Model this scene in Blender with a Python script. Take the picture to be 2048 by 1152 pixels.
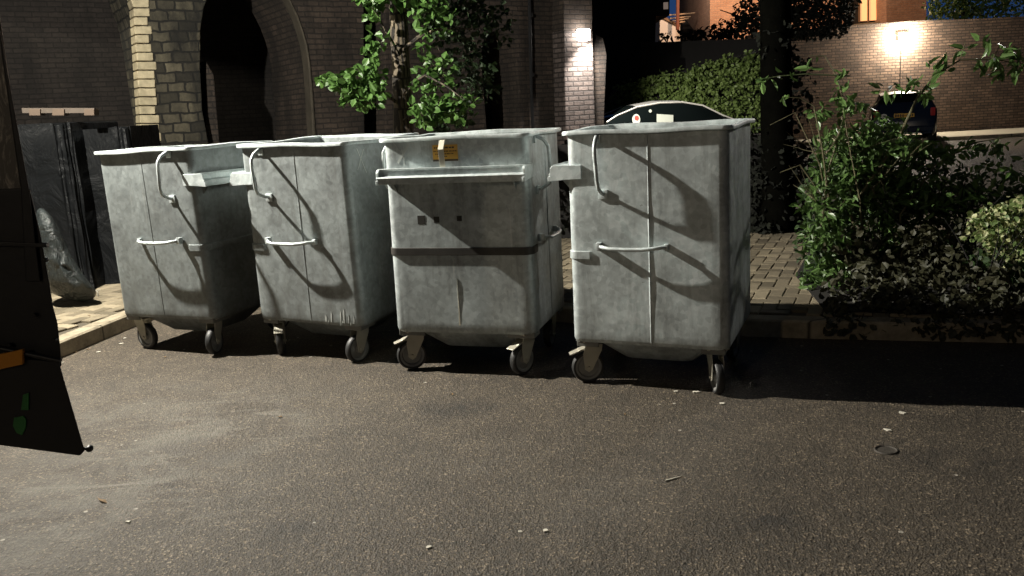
import bpy, bmesh, math, random
import numpy as np
from mathutils import Vector, Matrix
from mathutils.geometry import tessellate_polygon
R = math.radians
rng = random.Random(7)
for o in list(bpy.data.objects): bpy.data.objects.remove(o)
scene = bpy.context.scene
C = scene.collection

# ------------------------------------------------------------------ camera
CAMH, PITCH, ROLL, FPX = 1.5255, R(11.851), R(-3.159), 1702.2
fv = Vector((0, math.cos(PITCH), -math.sin(PITCH)))
r0 = Vector((1, 0, 0)); u0 = r0.cross(fv)
rv = math.cos(ROLL)*r0 + math.sin(ROLL)*u0
uv = -math.sin(ROLL)*r0 + math.cos(ROLL)*u0
cd = bpy.data.cameras.new('camera'); cam = bpy.data.objects.new('camera', cd); C.objects.link(cam)
cd.sensor_width = 36; cd.lens = 36*FPX/2048; cd.clip_start = .05; cd.clip_end = 500
m = Matrix((rv, uv, -fv)).transposed().to_4x4(); m.translation = (0, 0, CAMH); cam.matrix_world = m
scene.camera = cam
# ------------------------------------------------------------------ world: late dusk sky
w = bpy.data.worlds.new('World'); scene.world = w; w.use_nodes = True
nt = w.node_tree; bg = nt.nodes['Background']
sky = nt.nodes.new('ShaderNodeTexSky'); sky.sky_type = 'NISHITA'; sky.sun_disc = False
sky.sun_elevation = R(-4); sky.sun_rotation = R(200); sky.ozone_density = 3
# the last afterglow sits low over the houses behind the wall; overhead the sky is nearly black
tint = nt.nodes.new('ShaderNodeMix'); tint.data_type = 'RGBA'
wt = nt.nodes.new('ShaderNodeTexCoord'); dp = nt.nodes.new('ShaderNodeVectorMath'); dp.operation = 'DOT_PRODUCT'
nt.links.new(wt.outputs['Generated'], dp.inputs[0]); dp.inputs[1].default_value = Vector((.21, .97, .12)).normalized()
wr = nt.nodes.new('ShaderNodeMapRange'); wr.inputs[1].default_value = .80; wr.inputs[2].default_value = 1.; nt.links.new(dp.outputs['Value'], wr.inputs[0])
nt.links.new(wr.outputs[0], tint.inputs[0])
tint.inputs[6].default_value = (.06, .082, .115, 1); tint.inputs[7].default_value = (.12, .34, 1.0, 1)
ad = nt.nodes.new('ShaderNodeMix'); ad.data_type = 'RGBA'; ad.blend_type = 'ADD'; ad.inputs[0].default_value = 1
nt.links.new(tint.outputs[2], ad.inputs[6]); nt.links.new(sky.outputs[0], ad.inputs[7])
nt.links.new(ad.outputs[2], bg.inputs[0]); bg.inputs[1].default_value = .12
vs = scene.view_settings; vs.view_transform = 'Standard'; vs.look = 'None'; vs.exposure = 0; vs.gamma = 1
scene.cycles.sample_clamp_indirect = 4

def light(name, loc, power, col, rad=.05, parent=None, kind='POINT', target=None, cone=None):
    l = bpy.data.lights.new(name, kind); l.energy = power; l.color = col; l.shadow_soft_size = rad
    if kind == 'SPOT': l.spot_size = cone; l.spot_blend = .6
    o = bpy.data.objects.new(name, l); C.objects.link(o); o.location = loc
    if target is not None:
        o.rotation_euler = (Vector(target)-Vector(loc)).to_track_quat('-Z', 'Y').to_euler()
    if parent: o.parent = parent
    return o

LAMP = Vector((-3.8, 5.65, 3.5))
def ray(px, py): return fv + rv*((px-1024)/FPX) - uv*((py-576)/FPX)
def at(px, py, Y):
    d = ray(px, py); return Vector((0, 0, CAMH)) + d*(Y/d.y)
def gnd(px, py, z=0.):
    d = ray(px, py); return Vector((0, 0, CAMH)) + d*((z-CAMH)/d.z)

# ------------------------------------------------------------------ materials
def nmat(name):
    m = bpy.data.materials.new(name); m.use_nodes = True
    return m, m.node_tree, m.node_tree.nodes['Principled BSDF']
def N(nt, t, **k):
    n = nt.nodes.new(t)
    for a, b in k.items():
        if hasattr(n, a): setattr(n, a, b)
        else: n.inputs[a].default_value = b
    return n
def coords(nt, kind='Object'):
    return nt.nodes.new('ShaderNodeTexCoord').outputs[kind]
def noise(nt, vec, scale, detail=4, rough=.55, dist=0):
    n = N(nt, 'ShaderNodeTexNoise'); n.inputs['Scale'].default_value = scale
    n.inputs['Detail'].default_value = detail; n.inputs['Roughness'].default_value = rough
    n.inputs['Distortion'].default_value = dist
    nt.links.new(vec, n.inputs['Vector']); return n.outputs['Fac']
def ramp(nt, fac, stops):
    r = nt.nodes.new('ShaderNodeValToRGB'); e = r.color_ramp.elements
    while len(e) < len(stops): e.new(.5)
    for el, (p, c) in zip(e, stops):
        el.position = p; el.color = (*c, 1) if isinstance(c, tuple) else (c, c, c, 1)
    nt.links.new(fac, r.inputs[0]); return r.outputs[0]
def mix(nt, fac, a, b, mode='MIX'):
    n = nt.nodes.new('ShaderNodeMix'); n.data_type = 'RGBA'; n.blend_type = mode
    for s, v in ((0, fac), (6, a), (7, b)):
        if isinstance(v, (int, float)): n.inputs[s].default_value = v if s == 0 else (v, v, v, 1)
        elif isinstance(v, tuple): n.inputs[s].default_value = (*v, 1)
        else: nt.links.new(v, n.inputs[s])
    return n.outputs[2]
def bump(nt, h, bsdf, strength=.5, dist=.01):
    b = nt.nodes.new('ShaderNodeBump'); b.inputs['Strength'].default_value = strength
    b.inputs['Distance'].default_value = dist
    nt.links.new(h, b.inputs['Height']); nt.links.new(b.outputs[0], bsdf.inputs['Normal'])
def scaled(nt, vec, s, loc=(0, 0, 0), rot=(0, 0, 0)):
    mp = nt.nodes.new('ShaderNodeMapping'); mp.inputs['Scale'].default_value = s
    mp.inputs['Location'].default_value = loc; mp.inputs['Rotation'].default_value = rot
    nt.links.new(vec, mp.inputs['Vector']); return mp.outputs[0]
def addv(nt, a, b):
    n = nt.nodes.new('ShaderNodeVectorMath'); n.operation = 'ADD'
    nt.links.new(a, n.inputs[0]); nt.links.new(b, n.inputs[1]); return n.outputs[0]

def plain(name, col, rough=.6, metal=0., var=.25, scale=8, bmp=0., spec=.5):
    m, nt, b = nmat(name); v = coords(nt)
    n = noise(nt, v, scale)
    c = mix(nt, n, tuple(x*(1-var) for x in col), tuple(min(1, x*(1+var)) for x in col))
    nt.links.new(c, b.inputs['Base Color'])
    b.inputs['Roughness'].default_value = rough; b.inputs['Metallic'].default_value = metal
    b.inputs['Specular IOR Level'].default_value = spec
    if bmp: bump(nt, noise(nt, v, scale*4, 6), b, bmp, .01)
    return m

def galvanised(name, base=.42, grime=.5, warm=0., seed=0.):
    m, nt, b = nmat(name); v = scaled(nt, coords(nt), (1, 1, 1), loc=(seed, seed*1.7, seed*.6))
    big = ramp(nt, noise(nt, v, 2.2, 7, .66, 1.0), [(.28, 0.), (.70, 1.)])
    med = ramp(nt, noise(nt, v, 11, 5, .6, .9), [(.35, 0.), (.68, 1.)])
    fine = noise(nt, v, 60, 3, .6)
    vor = nt.nodes.new('ShaderNodeTexVoronoi'); vor.inputs['Scale'].default_value = 42
    nt.links.new(addv(nt, v, scaled(nt, v, (0, 0, 0))), vor.inputs['Vector'])
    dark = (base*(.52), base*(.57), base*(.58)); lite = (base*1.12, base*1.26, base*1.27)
    c = mix(nt, big, dark, lite)
    c = mix(nt, .17, c, mix(nt, med, (base*.42, base*.43, base*.41), (base*1.4, base*1.5, base*1.45)))
    vs_ = nt.nodes.new('ShaderNodeSeparateColor'); nt.links.new(vor.outputs['Color'], vs_.inputs[0])
    c = mix(nt, .13, c, vs_.outputs[0], 'OVERLAY')
    # brown-black grime in vertical runs
    gr = ramp(nt, noise(nt, scaled(nt, v, (9, 9, 1.3)), 1.2, 6, .68, .3), [(.5, 0.), (.78, 1.)])
    gm = nt.nodes.new('ShaderNodeMath'); gm.operation = 'MULTIPLY'; gm.inputs[1].default_value = grime
    nt.links.new(gr, gm.inputs[0])
    c = mix(nt, gm.outputs[0], c, (.075+warm, .07+warm*.6, .06))
    # thin pale scuffs
    sc = ramp(nt, noise(nt, scaled(nt, v, (7, 7, 2.2), rot=(0, .5, .3)), 2.3, 7, .75, 1.6), [(.66, 0.), (.71, .55)])
    c = mix(nt, sc, c, (base*1.6, base*1.65, base*1.6))
    # pale drips and rust-brown specks
    dr = ramp(nt, noise(nt, scaled(nt, v, (22, 22, 1.6)), 1.5, 4, .6, .2), [(.66, 0.), (.76, .4)])
    c = mix(nt, dr, c, (base*1.5, base*1.5, base*1.42))
    # road dirt splashed up the lowest part of the body
    sz = nt.nodes.new('ShaderNodeSeparateXYZ'); nt.links.new(coords(nt), sz.inputs[0])
    lz = nt.nodes.new('ShaderNodeMapRange'); lz.inputs[1].default_value = .25; lz.inputs[2].default_value = .52; lz.inputs[3].default_value = 1; lz.inputs[4].default_value = 0
    nt.links.new(sz.outputs[2], lz.inputs[0])
    sp = ramp(nt, noise(nt, scaled(nt, v, (6, 6, 2.4)), 2, 7, .72), [(.42, 0.), (.72, .45)])
    c = mix(nt, mix(nt, 1., lz.outputs[0], sp, 'MULTIPLY'), c, (.085, .076, .060))
    rs_ = ramp(nt, noise(nt, v, 34, 3, .7), [(.70, 0.), (.76, .6)])
    c = mix(nt, rs_, c, (.07, .05, .035))
    nt.links.new(c, b.inputs['Base Color'])
    b.inputs['Metallic'].default_value = .35
    rr = ramp(nt, med, [(0, .42), (1, .66)]); nt.links.new(rr, b.inputs['Roughness'])
    bump(nt, mix(nt, .12, noise(nt, v, 3.5, 2), fine), b, .3, .010)
    return m

def asphalt():
    m, nt, b = nmat('asphalt'); v = coords(nt)
    vo = nt.nodes.new('ShaderNodeTexVoronoi'); vo.inputs['Scale'].default_value = 135; nt.links.new(v, vo.inputs['Vector'])
    vo2 = nt.nodes.new('ShaderNodeTexVoronoi'); vo2.inputs['Scale'].default_value = 46; nt.links.new(v, vo2.inputs['Vector'])
    vo3 = nt.nodes.new('ShaderNodeTexVoronoi'); vo3.inputs['Scale'].default_value = 19; nt.links.new(v, vo3.inputs['Vector'])
    big = ramp(nt, noise(nt, v, .9, 6, .6, .3), [(.3, 0.), (.7, 1.)])
    med = ramp(nt, noise(nt, v, 5, 5, .65), [(.3, 0.), (.72, 1.)])
    c = mix(nt, big, (.041, .032, .022), (.080, .063, .043))
    c = mix(nt, .45, c, mix(nt, med, (.028, .0225, .016), (.094, .075, .052)))
    sep = nt.nodes.new('ShaderNodeSeparateColor'); nt.links.new(vo.outputs['Color'], sep.inputs[0])
    st = ramp(nt, sep.outputs[0], [(0, .4), (.55, 1.), (.88, 1.3), (.98, 3.2)])
    c = mix(nt, 1., c, st, 'MULTIPLY')
    # sparse pale chippings and gum
    s2 = nt.nodes.new('ShaderNodeSeparateColor'); nt.links.new(vo3.outputs['Color'], s2.inputs[0])
    a = ramp(nt, s2.outputs[1], [(.982, 0.), (.984, 1.)]); d = ramp(nt, vo3.outputs['Distance'], [(.12, 1.), (.2, 0.)])
    c = mix(nt, mix(nt, 1., a, d, 'MULTIPLY'), c, (.42, .39, .33))
    # scuffed pale streaks
    s = ramp(nt, noise(nt, scaled(nt, v, (1.2, 9, 1), rot=(0, 0, R(-24))), 1.1, 5, .7, .4), [(.69, 0.), (.75, .5)])
    c = mix(nt, s, c, (.17, .155, .13))
    # scraped, whitened patch where the lorries stand, and oil spots
    def disc(cx, cy, rad, rot=0., sx=1.):
        mp = scaled(nt, v, (1/(rad*sx), 1/rad, 1)); mp.node.vector_type = 'POINT'
        mp.node.inputs['Location'].default_value = (-cx/(rad*sx), -cy/rad, 0)
        g = nt.nodes.new('ShaderNodeTexGradient'); g.gradient_type = 'SPHERICAL'; nt.links.new(mp, g.inputs[0]); return g.outputs['Fac']
    st_ = ramp(nt, noise(nt, scaled(nt, v, (1.5, 7, 1), rot=(0, 0, R(-20))), 1.3, 7, .75, 1.2), [(.54, 0.), (.70, 1.)])
    hz = ramp(nt, noise(nt, v, 3.2, 6, .7, .5), [(.42, 0.), (.7, 1.)])
    for cx, cy, rad, sx, k in ((-2.15, 4.35, .9, 1.7, .8), (-1.75, 3.45, .7, 1.3, 1.1), (-1.5, 4.1, .5, 1.2, .8), (-2.1, 2.9, .7, 1.0, .9), (.25, 3.15, .35, 1.6, .4), (-.15, 3.6, .3, 1.4, .35)):
        c = mix(nt, mix(nt, 1., mix(nt, 1., st_, disc(cx, cy, rad, 0, sx), 'MULTIPLY'), k*.9, 'MULTIPLY'), c, (.18, .165, .14))
        c = mix(nt, mix(nt, 1., mix(nt, 1., hz, disc(cx, cy, rad, 0, sx), 'MULTIPLY'), k*.9, 'MULTIPLY'), c, (.13, .12, .10))
    for cx, cy, rad, sx in ((-1.55, 3.85, .22, 1.5), (-.9, 3.0, .16, 1.4), (.9, 2.9, .2, 1.3), (-.3, 4.3, .25, 1.6), (1.9, 3.3, .3, 1.5)):
        c = mix(nt, mix(nt, 1., mix(nt, 1., hz, disc(cx, cy, rad, 0, sx), 'MULTIPLY'), 1.5, 'MULTIPLY'), c, (.018, .015, .012))
    nt.links.new(c, b.inputs['Base Color']); b.inputs['Roughness'].default_value = .66
    b.inputs['Specular IOR Level'].default_value = .45
    h = mix(nt, .5, vo.outputs['Distance'], noise(nt, v, 130, 4, .7))
    h = mix(nt, .3, h, vo2.outputs['Distance'])
    bump(nt, h, b, 1., .013)
    return m

def brick(name, c1, c2, mortar, bw, bh, mort=.012, bmp=.8, rough=.85, grime=.3, grimecol=(.02, .018, .015), wob_=.22):
    m, nt, b = nmat(name); v = coords(nt)
    s = nt.nodes.new('ShaderNodeSeparateXYZ'); nt.links.new(v, s.inputs[0])
    a = nt.nodes.new('ShaderNodeMath'); a.operation = 'ADD'
    nt.links.new(s.outputs[0], a.inputs[0]); nt.links.new(s.outputs[1], a.inputs[1])
    cb = nt.nodes.new('ShaderNodeCombineXYZ'); nt.links.new(a.outputs[0], cb.inputs[0]); nt.links.new(s.outputs[2], cb.inputs[1])
    wob = nt.nodes.new('ShaderNodeTexNoise'); wob.inputs['Scale'].default_value = 6; nt.links.new(v, wob.inputs['Vector'])
    wv = nt.nodes.new('ShaderNodeVectorMath'); wv.operation = 'SCALE'; wv.inputs['Scale'].default_value = bh*wob_
    nt.links.new(wob.outputs['Color'], wv.inputs[0])
    br = nt.nodes.new('ShaderNodeTexBrick'); nt.links.new(addv(nt, cb.outputs[0], wv.outputs[0]), br.inputs['Vector'])
    br.inputs['Scale'].default_value = 1; br.inputs['Brick Width'].default_value = bw; br.inputs['Row Height'].default_value = bh
    br.inputs['Mortar Size'].default_value = mort; br.inputs['Mortar Smooth'].default_value = .3
    br.inputs['Color1'].default_value = (*c1, 1); br.inputs['Color2'].default_value = (*c2, 1); br.inputs['Mortar'].default_value = (*mortar, 1)
    n = ramp(nt, noise(nt, scaled(nt, v, (2.2, 2.2, .7)), 1.0, 8, .7, .5), [(.38, 0.), (.62, 1.)])
    g = nt.nodes.new('ShaderNodeMath'); g.operation = 'MULTIPLY'; g.inputs[1].default_value = grime; nt.links.new(n, g.inputs[0])
    c = mix(nt, g.outputs[0], br.outputs['Color'], grimecol)
    fn = noise(nt, v, 24, 5, .7)
    c = mix(nt, .5, c, ramp(nt, fn, [(.3, .3), (.7, 1.3)]), 'MULTIPLY')
    nt.links.new(c, b.inputs['Base Color']); b.inputs['Roughness'].default_value = rough
    inv = nt.nodes.new('ShaderNodeMath'); inv.operation = 'SUBTRACT'; inv.inputs[0].default_value = 1; nt.links.new(br.outputs['Fac'], inv.inputs[1])
    bump(nt, mix(nt, .45, inv.outputs[0], fn), b, bmp, .02)
    return m

def leafmat(name, ca, cb, rough=.45, trans=.25, scale=9, cream=None):
    m, nt, b = nmat(name); v = coords(nt)
    f = ramp(nt, noise(nt, v, scale, 3, .6), [(.35, 0.), (.65, 1.)])
    c = mix(nt, f, ca, cb)
    if cream:
        c = mix(nt, ramp(nt, noise(nt, v, 22, 2, .5), [(.5, 0.), (.56, 1.)]), c, cream)
    nt.links.new(c, b.inputs['Base Color']); b.inputs['Roughness'].default_value = rough
    t = nt.nodes.new('ShaderNodeBsdfTranslucent'); nt.links.new(c, t.inputs[0])
    ms = nt.nodes.new('ShaderNodeMixShader'); ms.inputs[0].default_value = trans
    nt.links.new(b.outputs[0], ms.inputs[1]); nt.links.new(t.outputs[0], ms.inputs[2])
    nt.links.new(ms.outputs[0], nt.nodes['Material Output'].inputs[0])
    return m
def emit(name, col, s):
    m, nt, b = nmat(name); b.inputs['Base Color'].default_value = (*col, 1)
    b.inputs['Emission Color'].default_value = (*col, 1); b.inputs['Emission Strength'].default_value = s
    return m
def glass(name, col=(.01, .012, .012), rough=.04):
    m, nt, b = nmat(name); b.inputs['Base Color'].default_value = (*col, 1); b.inputs['Roughness'].default_value = rough
    b.inputs['Specular IOR Level'].default_value = .25
    return m

# ------------------------------------------------------------------ mesh helpers
def link(name, verts, faces, mat, parent=None, smooth=False, mats=None, fm=None):
    me = bpy.data.meshes.new(name); me.from_pydata([tuple(v) for v in verts], [], faces); 
    if mat: me.materials.append(mat)
    for x in (mats or []): me.materials.append(x)
    if fm: me.polygons.foreach_set('material_index', fm)
    if smooth: me.polygons.foreach_set('use_smooth', [True]*len(me.polygons))
    me.update()
    o = bpy.data.objects.new(name, me); C.objects.link(o)
    if parent: o.parent = parent
    return o
def tag(o, label=None, cat=None, group=None, kind=None):
    if label: o['label'] = label
    if cat: o['category'] = cat
    if group: o['group'] = group
    if kind: o['kind'] = kind
    return o
def thing(name, label, cat, loc=(0, 0, 0), rotz=0, group=None):
    o = bpy.data.objects.new(name, None); C.objects.link(o); o.location = loc; o.rotation_euler = (0, 0, rotz)
    o.empty_display_size = .1
    return tag(o, label, cat, group)
class MB:
    def __init__(s): s.v = []; s.f = []
    def add(s, v, f, M=None):
        n = len(s.v); s.v += [tuple(M @ Vector(p)) if M else tuple(p) for p in v]; s.f += [tuple(i+n for i in q) for q in f]
    def box(s, c, d, M=None, rz=0, ch=0.):
        x, y, z = d[0]/2, d[1]/2, d[2]/2
        if ch > 0:
            bm = bmesh.new(); bmesh.ops.create_cube(bm, size=1)
            for q in bm.verts: q.co = (q.co.x*d[0], q.co.y*d[1], q.co.z*d[2])
            bmesh.ops.bevel(bm, geom=bm.edges[:], offset=ch, segments=2, affect='EDGES', profile=.6)
            v = [tuple(q.co) for q in bm.verts]; f = [tuple(q.index for q in p.verts) for p in bm.faces]; bm.free()
        else:
            v = [(i*x, j*y, k*z) for i in (-1, 1) for j in (-1, 1) for k in (-1, 1)]
            f = [(0, 1, 3, 2), (4, 6, 7, 5), (0, 4, 5, 1), (2, 3, 7, 6), (0, 2, 6, 4), (1, 5, 7, 3)]
        T = Matrix.Translation(c) @ Matrix.Rotation(rz, 4, 'Z')
        if M: T = M @ T
        s.add(v, f, T)
    def prism(s, poly, a, b, M=None):
        """poly: list of 3-D points; a, b offsets (vectors) of the two caps"""
        n = len(poly); a = Vector(a); b = Vector(b)
        v = [Vector(p)+a for p in poly] + [Vector(p)+b for p in poly]
        tri = tessellate_polygon([[Vector(p) for p in poly]])
        f = [tuple(t) for t in tri] + [tuple(i+n for i in reversed(t)) for t in tri]
        f += [(i, (i+1) % n, (i+1) % n+n, i+n) for i in range(n)]
        s.add(v, f, M)
    def tube(s, pts, rad, seg=8, M=None, cap=True):
        pts = [Vector(p) for p in pts]; rads = rad if isinstance(rad, (list, tuple)) else [rad]*len(pts)
        rings = []; t = (pts[1]-pts[0]).normalized()
        up = Vector((0, 0, 1)) if abs(t.z) < .9 else Vector((1, 0, 0)); x = t.cross(up).normalized()
        for i, p in enumerate(pts):
            t = (pts[min(i+1, len(pts)-1)]-pts[max(i-1, 0)]).normalized()
            x = (x - t*x.dot(t)).normalized(); y = t.cross(x)
            rings.append([p+(x*math.cos(k*2*math.pi/seg)+y*math.sin(k*2*math.pi/seg))*rads[i] for k in range(seg)])
        v = [q for r in rings for q in r]; f = []
        for i in range(len(pts)-1):
            for k in range(seg):
                f.append((i*seg+k, i*seg+(k+1) % seg, (i+1)*seg+(k+1) % seg, (i+1)*seg+k))
        if cap: f += [tuple(range(seg))[::-1], tuple((len(pts)-1)*seg+k for k in range(seg))]
        s.add(v, f, M)
    def lathe(s, prof, seg=24, M=None):
        """prof: (radius, axial) closed loop revolved round local Y"""
        n = len(prof); v = []; f = []
        for k in range(seg):
            a = k*2*math.pi/seg
            v += [(r*math.cos(a), y, r*math.sin(a)) for r, y in prof]
        for k in range(seg):
            for i in range(n):
                f.append((k*n+i, k*n+(i+1) % n, ((k+1) % seg)*n+(i+1) % n, ((k+1) % seg)*n+i))
        s.add(v, f, M)
    def build(s, name, mat, parent=None, smooth=False, bevel=0, auto=None):
        o = link(name, s.v, s.f, mat, parent, smooth)
        me = o.data; bm = bmesh.new(); bm.from_mesh(me); bmesh.ops.recalc_face_normals(bm, faces=bm.faces); bm.to_mesh(me); bm.free()
        if smooth:
            try: me.set_sharp_from_angle(angle=R(38))
            except Exception: pass
        if bevel:
            b = o.modifiers.new('bevel', 'BEVEL'); b.width = bevel; b.segments = 2; b.limit_method = 'ANGLE'
        return o

# ------------------------------------------------------------------ material set
M_asph = asphalt()
M_black = plain('black_rubber', (.018, .018, .018), .55, 0, .3, 30)
M_steel = plain('zinc_fork_steel', (.42, .40, .33), .45, .5, .25, 14)
M_rim = plain('grey_nylon_rim', (.20, .20, .19), .5, .1, .3, 20)
M_dksteel = plain('grimy_steel', (.045, .042, .037), .55, .3, .8, 7)
M_scuff = plain('scuffed_zinc', (.42, .44, .42), .6, .1, .2, 30)
M_shoe = plain('dull_bracket_steel', (.16, .16, .145), .6, .3, .35, 12)
M_cream = plain('pale_primer_steel', (.55, .52, .42), .6, .1, .15, 12)
M_label = plain('amber_label', (.52, .29, .045), .5, 0, .15, 30)
M_ink = plain('dark_print', (.05, .03, .012), .6)
M_pier = brick('dark_pier_stone', (.15, .132, .088), (.030, .027, .019), (.014, .013, .010), .24, .135, .014, 1., .9, .9, (.006, .006, .005), .5)  # pier face stone, darker than the quoin blocks
M_quoin = plain('pale_quoin_stone', (.44, .38, .25), .8, 0, .7, 9, .8)
M_edge = plain('arch_edge_stone', (.062, .053, .038), .85, 0, .7, 5, .5)  # separate stone colour for the strip along the arch edge
M_viad = brick('dark_viaduct_brick', (.085, .062, .047), (.045, .034, .026), (.026, .021, .017), .23, .078, .010, .9, .9, .7, (.008, .007, .006), .4)
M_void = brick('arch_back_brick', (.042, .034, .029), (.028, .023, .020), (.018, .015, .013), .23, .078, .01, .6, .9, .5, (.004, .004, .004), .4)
M_pierw = brick('lit_pier_brick', (.17, .135, .12), (.085, .067, .06), (.035, .028, .025), .23, .085, .014, 1., .85, .35)
M_wall = brick('red_wall_brick', (.25, .165, .115), (.13, .085, .062), (.06, .045, .035), .235, .085, .013, 1., .9, .35)
M_house = brick('house_brick', (.42, .26, .17), (.34, .20, .13), (.30, .22, .17), .23, .085, .01, .5, .9, .15)
M_paint = plain('white_render', (.7, .66, .6), .8, 0, .06, 3)
M_wood = plain('weathered_timber', (.22, .14, .08), .8, 0, .35, 9, .3)
M_dark = plain('dark_masonry', (.014, .013, .012), .95, 0, .4, 3, .3)
M_paver = None

# ------------------------------------------------------------------ ground
def grid_plane(name, x0, x1, y0, y1, z, mat, kind='structure'):
    o = link(name, [(x0, y0, z), (x1, y0, z), (x1, y1, z), (x0, y1, z)], [(0, 1, 2, 3)], mat); o['kind'] = kind; return o
grid_plane('road', -60, 60, -20, 90, 0, M_asph)

# pavement: raised block paving behind a kerb that turns the corner of the bay
KL = [(-3.40, -3.5), (-3.24, 5.2), (-3.16, 5.75), (-3.03, 6.45), (-2.9, 7.0), (-2.62, 7.35), (-2.2, 7.42), (-1.2, 6.92), (.38, 5.95), (1.5, 5.33), (1.9, 5.19), (3.2, 4.80), (6.0, 3.8), (14., .6)]
def offs(pl, d):
    out = []
    for i, p in enumerate(pl):
        a = Vector(pl[max(i-1, 0)]); b = Vector(pl[min(i+1, len(pl)-1)]); t = (b-a).normalized()
        n = Vector((-t.y, t.x)); out.append((p[0]+n.x*d, p[1]+n.y*d))
    return out
def kerbmat():
    m, nt, b = nmat('concrete_kerb'); v = coords(nt); n = noise(nt, v, 9, 7, .7)
    c = mix(nt, ramp(nt, n, [(.3, 0.), (.7, 1.)]), (.15, .125, .085), (.36, .31, .22))
    s_ = nt.nodes.new('ShaderNodeSeparateXYZ'); nt.links.new(v, s_.inputs[0])
    a = nt.nodes.new('ShaderNodeMath'); a.operation = 'MULTIPLY_ADD'; a.inputs[1].default_value = 1.0; nt.links.new(s_.outputs[1], a.inputs[0])
    x_ = nt.nodes.new('ShaderNodeMath'); x_.operation = 'MULTIPLY'; x_.inputs[1].default_value = -.35; nt.links.new(s_.outputs[0], x_.inputs[0]); nt.links.new(x_.outputs[0], a.inputs[2])
    f = nt.nodes.new('ShaderNodeMath'); f.operation = 'PINGPONG'; f.inputs[1].default_value = .455; nt.links.new(a.outputs[0], f.inputs[0])
    j = ramp(nt, f.outputs[0], [(0, 1.), (.012, 0.)]); c = mix(nt, j, c, (.03, .025, .018))
    nt.links.new(c, b.inputs['Base Color']); b.inputs['Roughness'].default_value = .9
    bump(nt, mix(nt, .5, n, noise(nt, v, 80, 4, .7)), b, .8, .01); return m
M_kerb = kerbmat()
M_joint = plain('jointing_sand', (.07, .058, .04), .95, 0, .3, 30)
kt = .115
kin = offs(KL, .13)
mb = MB(); v = []; n = len(KL); k2 = offs(KL, .012)
v = [(x, y, -.02) for x, y in KL]+[(x, y, kt-.012) for x, y in KL]+[(x, y, kt) for x, y in k2]+[(x, y, kt) for x, y in kin]+[(x, y, -.02) for x, y in kin]
f = []
for r in range(4):
    for i in range(n-1): f.append((r*n+i, r*n+i+1, (r+1)*n+i+1, (r+1)*n+i))
mb.add(v, f); kerb = mb.build('kerb', M_kerb); kerb['kind'] = 'structure'
base = [Vector((x, y, kt-.02)) for x, y in kin] + [Vector((14, 13.5, kt-.02)), Vector((-12, 13.5, kt-.02)), Vector((-12, -3.5, kt-.02))]
mb = MB(); mb.prism(base, (0, 0, 0), (0, 0, -.12)); pv = mb.build('pavement', M_joint); pv['kind'] = 'structure'
# herringbone blocks
def paver_mat():
    m, nt, b = nmat('block_paver'); at_ = nt.nodes.new('ShaderNodeAttribute'); at_.attribute_name = 'tone'
    v = coords(nt); c = mix(nt, at_.outputs['Fac'], (.10, .082, .052), (.27, .225, .15))
    c = mix(nt, .5, c, ramp(nt, noise(nt, v, 30, 6, .7), [(.3, .55), (.7, 1.3)]), 'MULTIPLY')
    c = mix(nt, ramp(nt, noise(nt, v, 2.2, 5, .6), [(.5, 0.), (.75, .55)]), c, (.09, .075, .05))
    nt.links.new(c, b.inputs['Base Color']); b.inputs['Roughness'].default_value = .85
    bump(nt, noise(nt, v, 90, 4, .7), b, .6, .004); return m
M_paver = paver_mat()
def inside(p, poly):
    x, y = p; c = False; j = len(poly)-1
    for i in range(len(poly)):
        xi, yi = poly[i]; xj, yj = poly[j]
        if (yi > y) != (yj > y) and x < (xj-xi)*(y-yi)/(yj-yi)+xi: c = not c
        j = i
    return c
kpoly = [(x, y) for x, y in offs(KL, .135)] + [(14, 13.5), (-12, 13.5), (-12, -3.5)]
V = []; F = []; tone = []
ang = R(-24); ca, sa = math.cos(ang), math.sin(ang); Lb, Wb, g = .2, .1, .0045
prng = random.Random(3)
def block(cx, cy, horiz):
    X, Y = (cx*ca-cy*sa, cx*sa+cy*ca+7.)
    if not (-6.2 < X < 5 and 4.6 < Y < 11): return
    hx, hy = ((Lb-g)/2, (Wb-g)/2) if horiz else ((Wb-g)/2, (Lb-g)/2)
    if not all(inside((X+(sx*hx*ca-sy*hy*sa)*.8, Y+(sx*hx*sa+sy*hy*ca)*.8), kpoly) for sx in (-1, 1) for sy in (-1, 1)): return
    z = kt-.001+prng.uniform(-.003, .002); tx, ty = prng.uniform(-.012, .012), prng.uniform(-.012, .012); b = .006; n = len(V)
    for (ex, zz) in ((0, -.022), (0, -b), (b, 0)):
        for sx, sy in ((-1, -1), (1, -1), (1, 1), (-1, 1)):
            lx, ly = sx*(hx-ex), sy*(hy-ex); V.append((X+lx*ca-ly*sa, Y+lx*sa+ly*ca, z+zz+lx*tx+ly*ty))
    for r in (0, 4):
        for i in range(4): F.append((n+r+i, n+r+(i+1) % 4, n+r+4+(i+1) % 4, n+r+4+i))
    F.append((n+8, n+9, n+10, n+11)); tone.extend([prng.random()]*12)
for i in range(-75, 76):
    for j in range(-75, 76):
        # herringbone unit: one horizontal, one vertical block per diagonal cell
        s = (i-j) % 4
        if s == 0: block((i+1)*Wb, (j+.5)*Wb, True)
        elif s == 3: block((i+.5)*Wb, (j+1)*Wb, False) if (i-j-1) % 4 == 2 else None
pb = link('paving_blocks', V, F, M_paver); pb['kind'] = 'structure'
a = pb.data.attributes.new('tone', 'FLOAT', 'POINT'); a.data.foreach_set('value', tone)

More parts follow.
